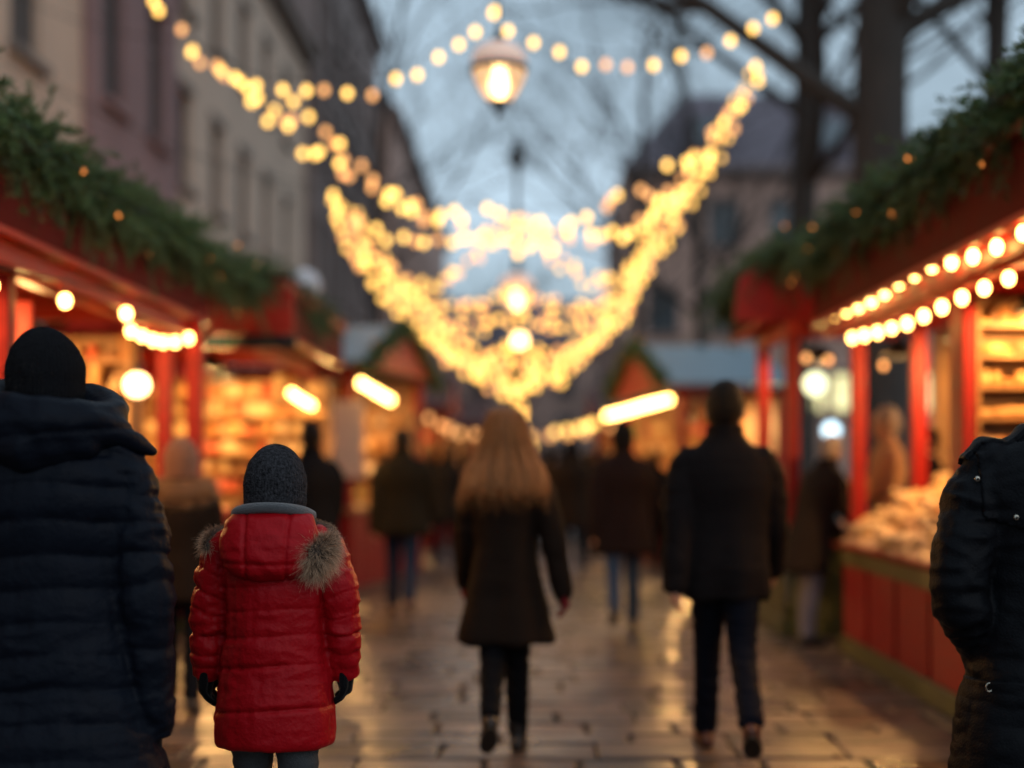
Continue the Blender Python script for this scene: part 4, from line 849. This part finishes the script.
# --- child in the red puffer coat
k=1.44/1.75; cs=330.; q=1/k
m_puffer=mat('red_puffer_nylon',(.39,.004,.009),.42,bump=.4,bscale=60,var=.06,vscale=14,spec=.13,detail=6)
rg=[(z*q-.0,a*q,b*q) for z,a,b in ((.535,.176,.140),(.55,.184,.148),(.60,.186,.150),(.65,.184,.148),(.72,.175,.142),(.80,.163,.135),(.88,.153,.13),(.96,.153,.13),(1.03,.158,.132),(1.10,.160,.128),(1.155,.150,.115),(1.19,.125,.10),(1.22,.09,.09),(1.25,.075,.075))]
ch=person('child in a red quilted puffer coat and dark knit hat, seen from behind',PX(275,cs),F/cs,1.44,0,legs=((7,4,0),(-6,8,5)),hem=.65,rings=rg,coat_m=m_puffer,
   arm_pts={-1:[(-.200,-.005,.955),(-.212,.02,.785)],1:[(.202,-.005,.955),(.208,.02,.79)]},gloves=m_glove,hat='beanie',hat_m=m_knit,vox=.0048,gfat=1.5,hdz=-.062,hat_s=1.13,seamw=([.5,.35,.6,.9,.9,1],[.6,.8,.6,.9,.6,.8]),
   seams=([z*q for z in (1.085,1.025,.95,.868,.777,.647)],[.10,.18,.25,.325,.40,.455],.012),seam_amp=.0078,wr=.0066,trous=fabric('grey_wool_leggings',(.07,.075,.08),.9,.5,300),boots=True,sleeve_radii=(.082,.070,.058),hair=hair_d,hs=1.08,head=(0,-2))
r=ch['root']; k=ch['k']
# hood lying on the back
t=MB(); t.rings([(0,-.105,1.054,.035,.02),(0,-.110,1.060,.075,.045),(0,-.114,1.075,.110,.062),(0,-.116,1.102,.136,.074),(0,-.112,1.145,.148,.078),(0,-.100,1.19,.147,.077),(0,-.082,1.225,.136,.076),(0,-.058,1.252,.120,.076),(0,-.045,1.266,.108,.074)],40)
me=remesh(t,.0055,16,'hood'); V,Nn=getv(me); ang=V[:,0]; d=-.007*np.exp(-((np.abs(V[:,0])-.062-.04*(V[:,2]-1.17))/.006)**2)-.005*np.exp(-((V[:,2]-1.105-.25*V[:,0]**2)/.007)**2)+.0045*wob(V*np.array([1,1,1.6]),17,2)+.002*wob(V,45,3)
setv(me,V+Nn*d[:,None]); ob('hood',me,m_puffer,r)
t=MB(); pts=[(.112*math.cos(a),-.022+.104*math.sin(a),1.246+.026*max(0,-math.sin(a))) for a in np.linspace(R(-200),R(20),20)]; t.tube(pts,[(.017)]*20,12); me=remesh(t,.005,2,'hood_lining'); ob('hood_lining',me,mat('grey_fleece',(.10,.105,.115),.95,bump=1,bscale=300,sheen=.5),r)
fur=furmat('taupe_fur',(.06,.032,.02),(.95,.62,.40))
fp=[(.140,-.125,1.085),(.143,-.118,1.135),(.172,-.05,1.165),(.14,.06,1.20),(0,.12,1.22),(-.14,.06,1.20),(-.188,-.01,1.175),(-.196,-.045,1.15)]
c_,_=spl(fp,80); rr_=np.interp(np.linspace(0,1,80),[0,.06,.13,.22,.5,.8,.93,1],[.018,.042,.036,.024,.02,.02,.024,.014])
t=MB(); t.tube(c_,rr_,10); me=remesh(t,.008,1,'fur_trim'); ft=ob('fur_trim',me,mat('fur_skin',(.06,.045,.038),.9),r)
rt,dn=on_mesh(me,24000,4); ln=(.006+.023*np.exp(-(np.linalg.norm(rt-np.array([.148,-.12,1.13]),axis=1)/.085)**4)+.011*np.exp(-(np.linalg.norm(rt-np.array([-.19,-.04,1.16]),axis=1)/.07)**4))*(1+.4*np.random.default_rng(5).normal(size=len(rt)).clip(-1.2,1.6)); strands('fur',rt,dn*1.0+np.array([.05,-.15,-.05]),ln,.00045,curl=.5,seg_=3,droop=.35,m=fur,parent=ft)
# grey hem piping nothing else: seam at the side panels
# --- man in the left foreground
s=370.; navy=mat('navy_puffer_nylon',(.005,.007,.013),.5,bump=.3,bscale=60,var=.1,vscale=10,spec=.09,detail=6)
mn=person('man in a dark navy quilted jacket and black knit hat in the left foreground',PX(46,s),F/s,1.745,0,legs=((8,4,0),(-8,8,8)),hem=.52,coat_m=navy,cw=1.12,puff=.022,flare=1.16,
   gloves=m_glove,arm_pts={-1:[(-.28,-.02,1.04),(-.29,.03,.74)],1:[(.272,-.03,1.03),(.283,.01,.71)]},hat='beanie',hat_m=m_blackknit,vox=.008,seams=([.60,.69,.78,.87,.96,1.05,1.14,1.23,1.32,1.41],[.09,.17,.25,.33,.41,.49],.02),seam_amp=.0055,wr=.007,hair=hair_d,head=(-28,0),hs=1.03,hdz=-.035)
r=mn['root']; U=mn['U']
t=MB(); t.tube([U(.15*math.cos(a),0.0+.14*math.sin(a),1.515+.03*math.sin(a)-.035*max(0,math.cos(a))) for a in np.linspace(R(-250),R(70),16)],np.array([[.062,.088]]*16)*1.0,12)
t.tube([U(-.08,-.14,1.49),U(.04,-.15,1.485),U(.14,-.10,1.485),U(.22,-.03,1.455),U(.285,.02,1.415)],[.07,.075,.062,.04,.016],12)
t.tube([U(-.16,-.10,1.46),U(0,-.14,1.43),U(.12,-.10,1.44)],[.06,.085,.06],12)
me=remesh(t,.008,4,'hood'); V,Nn=getv(me); V+=Nn*(.006*wob(V,14,1)+.003*wob(V,34,4)-.006*np.exp(-((V[:,2]-1.47-.1*V[:,0])/.008)**2))[:,None]; setv(me,V); ob('hood',me,navy,r)
# --- person at the right edge
s=350.; blk=mat('black_waxed_cotton',(.005,.0055,.0075),.5,bump=.3,bscale=160,var=.12,vscale=8,spec=.09)
X0=PX(1062,s)
rp=person('person in a black jacket with snap buttons at the right edge, hand in pocket',X0,F/s,1.72,0,legs=((8,4,0),(-8,8,8)),hem=.50,hdz=0,coat_m=blk,cw=1.30,puff=.012,
   arm_pts={-1:[(-.315,-.075,1.045),(-.175,.09,.80)],1:[(.28,-.02,1.10),(.25,.08,.86)]},vox=.008,wr=.010,hair=hair_d,collar='stand',sleeve_r=1.1,gloves=m_glove)
r=rp['root']; me0=rp['coat'].data; V,Nn=getv(me0)
def patch(name,me0,cond,off,m,parent,th_=.004):
    V,Nn=getv(me0); ok=cond(V); F_=[tuple(p.vertices) for p in me0.polygons if all(ok[v] for v in p.vertices)]; used=sorted({v for f in F_ for v in f}); ix={v:i for i,v in enumerate(used)}
    b=MB(); n=len(used); v=V[used]+Nn[used]*off; v2=V[used]-Nn[used]*.004
    edges={}; 
    for f in F_:
        for a,b_ in zip(f,f[1:]+f[:1]): edges[(a,b_)]=1
    side=[(ix[a],ix[a]+n,ix[c]+n,ix[c]) for (a,c) in edges if (c,a) not in edges]
    b.add(np.concatenate([v,v2]),[tuple(ix[q] for q in f) for f in F_]+side); o=ob(name,b,m,parent,smooth=True)
    return o
patch('storm_flap',me0,lambda V:(V[:,2]>1.215-.28*(V[:,0]+.15))&(V[:,0]>-.262)&(V[:,1]<.12)&(V[:,2]<1.46)&(V[:,0]<.3),.007,blk,r)
patch('shoulder_strap',me0,lambda V:(V[:,2]>1.30)&(V[:,0]<-.10)&(V[:,0]>-.285)&(np.abs(V[:,1]+.01)<.035),.013,blk,r)
met=mat('brass_snap_metal',(.55,.5,.42),.25,metal=1)
def near_pt(V,x,z,front=-1):
    d=(V[:,0]-x)**2+(V[:,2]-z)**2+np.where(V[:,1]*front<0,1,0); i=int(np.argmin(d)); return i
for (xx,yy) in ((969,481),(1003,516)):
    lx=PX(xx,s)-X0; lz=1.38-(yy-471)/s; i=near_pt(V,lx,lz); p=V[i]+Nn[i]*.012; t=MB(); t.ball(p,(.0085,.005,.0085),12,8); ob('snap',t,met,r,smooth=True)
    t=MB(); t.ball(p+np.array([0,-.004,0]),(.004,.003,.004),8,6); ob('snap_centre',t,m_iron,r)
patch('vent_flap',me0,lambda V:(V[:,2]<.80)&(V[:,1]<0)&(V[:,0]<-.09),.02,blk,r)
lx=PX(982,s)-X0; i=near_pt(V,lx,.785); t=MB(); t.tube([V[i]+Nn[i]*.022+np.array([.009*math.cos(a),0,.012*math.sin(a)]) for a in np.linspace(0,2*PI,13)],.0025,n=6,cap=False); ob('metal_ring',t,met,r,smooth=True)

# --- woman with long hair in the centre
s=205.; wc=fabric('dark_brown_wool',(.028,.017,.012),.8)
wo=person('woman with long light brown hair in a dark knee length coat walking away',PX(505,s),F/s,1.67,0,legs=((-13,38,40),(10,4,-3)),hem=.555,coat_m=wc,cw=.88,flare=1.22,arms=((14,8,16),(-8,19,6)),
   boots=True,stance=.055,trous=fabric('black_leggings',(.010,.010,.012),.8),gloves=fabric('dark_red_gloves',(.20,.02,.025),.8),hair=None,vox=.010,wr=.004)
r=wo['root']; k=wo['k']; Hh=wo['Hh']; t=MB(); th=np.arange(160)*2*PI/160; V=[]
prof=[(.130,.02,.02,-.01),(.122,.05,.055,-.012),(.10,.078,.085,-.016),(.05,.097,.10,-.022),(0,.108,.105,-.028),(-.06,.128,.105,-.036),(-.12,.160,.105,-.05),(-.17,.190,.112,-.062),(-.22,.205,.118,-.07),(-.27,.212,.120,-.075),(-.31,.208,.110,-.078),(-.335,.19,.09,-.078)]
pr=np.array(prof); zz=np.linspace(.130,-.300,40); 
for z_ in zz:
    rx,ry,oy=[np.interp(-z_,-pr[:,0],pr[:,i]) for i in (1,2,3)]; g_=1+.03*np.sin(th*17+z_*6)+.022*np.sin(th*31-z_*9)+.012*np.sin(th*59)
    V.append(np.stack([rx*g_*np.cos(th),oy+ry*g_*np.sin(th),np.full(160,z_)+(-.012*np.sin(th*9)-.008*np.sin(th*23) if z_<-.28 else 0)],1))
v=np.concatenate(V); f=[(i*160+j,(i+1)*160+j,(i+1)*160+(j+1)%160,i*160+(j+1)%160) for i in range(39) for j in range(160)]; f+=[tuple(range(160)),tuple(39*160+j for j in range(160))[::-1]]
fm=v.copy(); fm[:,1]=np.where(v[:,2]>-.12,np.minimum(v[:,1],.058),v[:,1]); t.add(Hh(fm),f); hm=mat('light_brown_hair',(.36,.135,.04),.42,bump=.9,bscale=60,var=.3,vscale=30,stretch=(8,8,.6)); me=t.mesh('hair'); h_=ob('hair',me,hm,r,smooth=True)
rt,dn=on_mesh(me,2600,6); dv=dn*.25+np.array([0,0,-1.]); dv[:,0]+=np.sign(rt[:,0])*.25*(rt[:,2]>1.4); dv/=np.linalg.norm(dv,axis=1)[:,None]; strands('hair_strands',rt,dv,np.full(len(rt),.09),.0011,curl=.25,droop=0,m=furmat('brown_hair_strands',(.30,.115,.035),(.55,.24,.08)),parent=h_)
# --- man in dark coat, right of centre
s=206.; person('man in a dark thigh length coat with brown shoes right of the long haired woman',PX(725,s),F/s,1.805,-2,legs=((18,8,-5),(-14,34,32)),hem=.74,coat_m=fabric('charcoal_wool',(.022,.017,.017),.8),cw=1.05,puff=.012,hs=1.1,
   arms=((-14,8,6),(16,10,20)),hair=hair_d,collar='stand',trous=fabric('navy_trousers',(.012,.014,.024),.8),shoes=m_brownleather,vox=.010,flare=.80,stance=.068)
# --- person with tan beanie left
s=173.; ff=furmat('golden_fur',(.3,.15,.07),(.78,.48,.26))
person('person in a tan knit hat with a pale fur collar beside the left stall',PX(181,s),F/s,1.50,6,legs=((8,4,0),(-8,10,8)),hem=.72,coat_m=fabric('dark_brown_parka',(.03,.019,.014),.8),cw=1.02,puff=.02,hat='beanie',hat_m=m_tanknit,collar='fur',collar_m=ff,hair=hair_d,vox=.012,arms=((8,7,25),(8,7,25)),hs=1.12,hat_s=1.12,gloves=m_glove)
s=128.; person('person in a dark coat standing at the golden lit stall behind the child',PX(311,s),F/s,1.73,25,legs=((3,3,0),(-3,3,0)),hem=.66,coat_m=fabric('black_coat',(.014,.013,.014),.8),cw=1.05,puff=.01,hair=hair_d,collar='stand',vox=.013,arms=((12,7,30),(12,7,30)))
s=104.; m6=person('person in a dark olive coat and jeans walking away on the left',PX(402,s),F/s,1.77,0,legs=((10,4,0),(-14,22,18)),hem=.74,coat_m=fabric('dark_olive_parka',(.028,.022,.013),.8),cw=1.12,puff=.02,hair=hair_d,collar='stand',trous=denim_d,vox=.013,flare=.98,shoes=m_brownleather)
s=115.; m9=person('person in a dark hooded coat and blue jeans walking away beyond the centre',PX(623,s),F/s,1.77,0,legs=((-16,26,20),(12,4,0)),hem=.64,coat_m=fabric('dark_plum_coat',(.022,.014,.016),.8),cw=1.10,puff=.015,hat='beanie',hat_m=m_blackknit,collar='stand',trous=denim,vox=.013,flare=1.05,hair=hair_d)
person('grey haired person in a dark coat and pale trousers leaning over the right counter',2.19,11.93,1.64,-66,legs=((4,6,0),(-4,4,0)),hem=.60,coat_m=fabric('dark_grey_coat',(.03,.022,.02),.8),cw=1.05,puff=.02,hair=hair_g,collar='stand',lean=16,trous=fabric('pale_grey_trousers',(.20,.20,.26),.8),vox=.012,arms=((22,5,25),(22,5,25)),head=(10,-12))
person('grey haired vendor in a beige top facing left between the red posts',2.84,12.05,1.86,75,legs=((2,2,0),(-2,2,0)),hem=.75,coat_m=fabric('beige_wool',(.50,.28,.14),.85),cw=1.0,hair=hair_g,vox=.012,arms=((28,5,55),(28,5,55)),head=(0,-12))
person('vendor in a dark apron standing behind the beige vendor',3.3,12.6,1.72,95,legs=((2,2,0),(-2,2,0)),hem=.6,coat_m=fabric('black_apron',(.012,.012,.015),.85),cw=1.0,hair=hair_d,vox=.013,arms=((20,5,45),(20,5,45)))
person('customer in a light coat beside the second right stall',1.95,17.2,1.68,-60,legs=((6,4,0),(-6,4,0)),hem=.6,coat_m=fabric('camel_coat',(.26,.12,.06),.85),cw=1.0,hair=hair_d,vox=.014)
# distant crowd
def crowd(x,s_,H,src,label,yaw=0):
    c=copy_tree(src); c.location=(PX(x,s_),F/s_,0); k_=H/1.77; c.scale=(k_,k_,k_); c.rotation_euler=(0,0,R(yaw)); c['label']=label; c['group']='people in the distant crowd'
c1=person('distant walker in a black coat, one of the crowd between the chalets',PX(447,72),F/72,1.77,0,hem=.68,coat_m=fabric('black_coat2',(.013,.012,.013),.8),cw=1.05,puff=.02,hair=hair_d,collar='stand',vox=.016,group='people in the distant crowd')['root']
c2=person('distant walker in a brown coat and dark hat in the crowd',PX(572,76),F/76,1.77,0,hem=.62,coat_m=fabric('brown_coat2',(.03,.018,.012),.8),cw=1.05,puff=.02,hat='beanie',hat_m=m_blackknit,hair=hair_d,collar='stand',vox=.016,group='people in the distant crowd',legs=((15,4,0),(-14,20,16)))['root']
lab='distant dark clothed walker in the crowd at the far end of the market'
for i,(x,s_,H) in enumerate([(466,64,1.72),(432,58,1.8),(485,55,1.7),(548,62,1.75),(590,66,1.7),(560,50,1.75),(603,54,1.8),(536,47,1.7),(505,50,1.78),(452,48,1.74),(474,42,1.72),(580,44,1.76),(655,70,1.7),(418,66,1.68),(520,40,1.75)]):
    crowd(x,s_,H,(c1,c2)[i%2],lab,random.uniform(-15,15))
# --- added to brighten the stall interiors: pendant lamps
def fill_pendant(label,x,y,z,ztop,watt,r_=.15):
    root=thing('added_fill_lamp',label,'lamp',(x,y,z),'added fill lamps inside the stalls')
    mb=MB(); V=[];n=20;th=np.arange(n)*2*PI/n
    pr=[(.03,.13),(.05,.12),(r_*.75,.05),(r_,-.02),(r_-.006,-.02),(r_*.75-.008,.044),(.04,.11)]
    for a,zz in pr: V.append(np.stack([x+a*np.cos(th),y+a*np.sin(th),np.full(n,z+zz)],1))
    mb.add(np.concatenate(V),[(i*n+j,i*n+(j+1)%n,(i+1)*n+(j+1)%n,(i+1)*n+j) for i in range(6) for j in range(n)]); ob('lamp_shade',mb,m_iron,root,smooth=True)
    mb=MB(); mb.tube([(x,y,z+.12),(x,y,ztop)],.006,n=6); ob('cord',mb,m_iron,root)
    mb=MB(); mb.ball((x,y,z+.045),(.03,.03,.04),10,8); ob('lamp_bulb',mb,m_bulb,root,smooth=True)
    l=bpy.data.lights.new('fill_light','POINT'); l.energy=watt; l.color=(1,.52,.17); l.shadow_soft_size=.04; lo=bpy.data.objects.new('fill_light',l); COL.objects.link(lo); lo.parent=root; lo.location=(0,0,-.03)
for i,(x,y,z,zt,w_,lb) in enumerate([
 (2.95,10.3,2.3,2.64,150,'added shaded fill lamp over the far end of the pastry heap'),(2.95,8.75,2.33,2.64,80,'added shaded fill lamp in front of the right stall shelves'),(2.9,6.9,2.3,2.64,95,'added shaded fill lamp over the near end of the right counter'),
 (2.6,13.7,2.4,2.76,60,'added shaded fill lamp over the olive counter'),(3.2,13.2,2.4,2.76,50,'added shaded fill lamp at the back of the second right stall'),
 (-3.3,9.7,2.25,2.6,130,'added shaded fill lamp in front of the golden shelves of the left stall'),(-3.2,7.4,2.25,2.6,110,'added shaded fill lamp over the left foreground counter'),
 (-3.1,14.9,2.3,2.64,160,'added shaded fill lamp in front of the golden shelves of the second left stall'),(-2.9,13.3,2.3,2.64,120,'added shaded fill lamp over the second left counter'),
 (-2.7,19.5,2.2,2.9,230,'added shaded fill lamp in the left blue grey roofed chalet'),(2.4,23.2,2.2,2.9,230,'added shaded fill lamp in the right blue grey roofed chalet'),
 (-2.6,29,2.2,2.9,200,'added shaded fill lamp in the distant left chalet'),(2.3,33,2.2,2.9,200,'added shaded fill lamp in the distant right chalet'),(-2.2,39,2.2,2.9,90,'added shaded fill lamp in the farthest chalet')]): fill_pendant(lb,x,y,z,zt,w_)
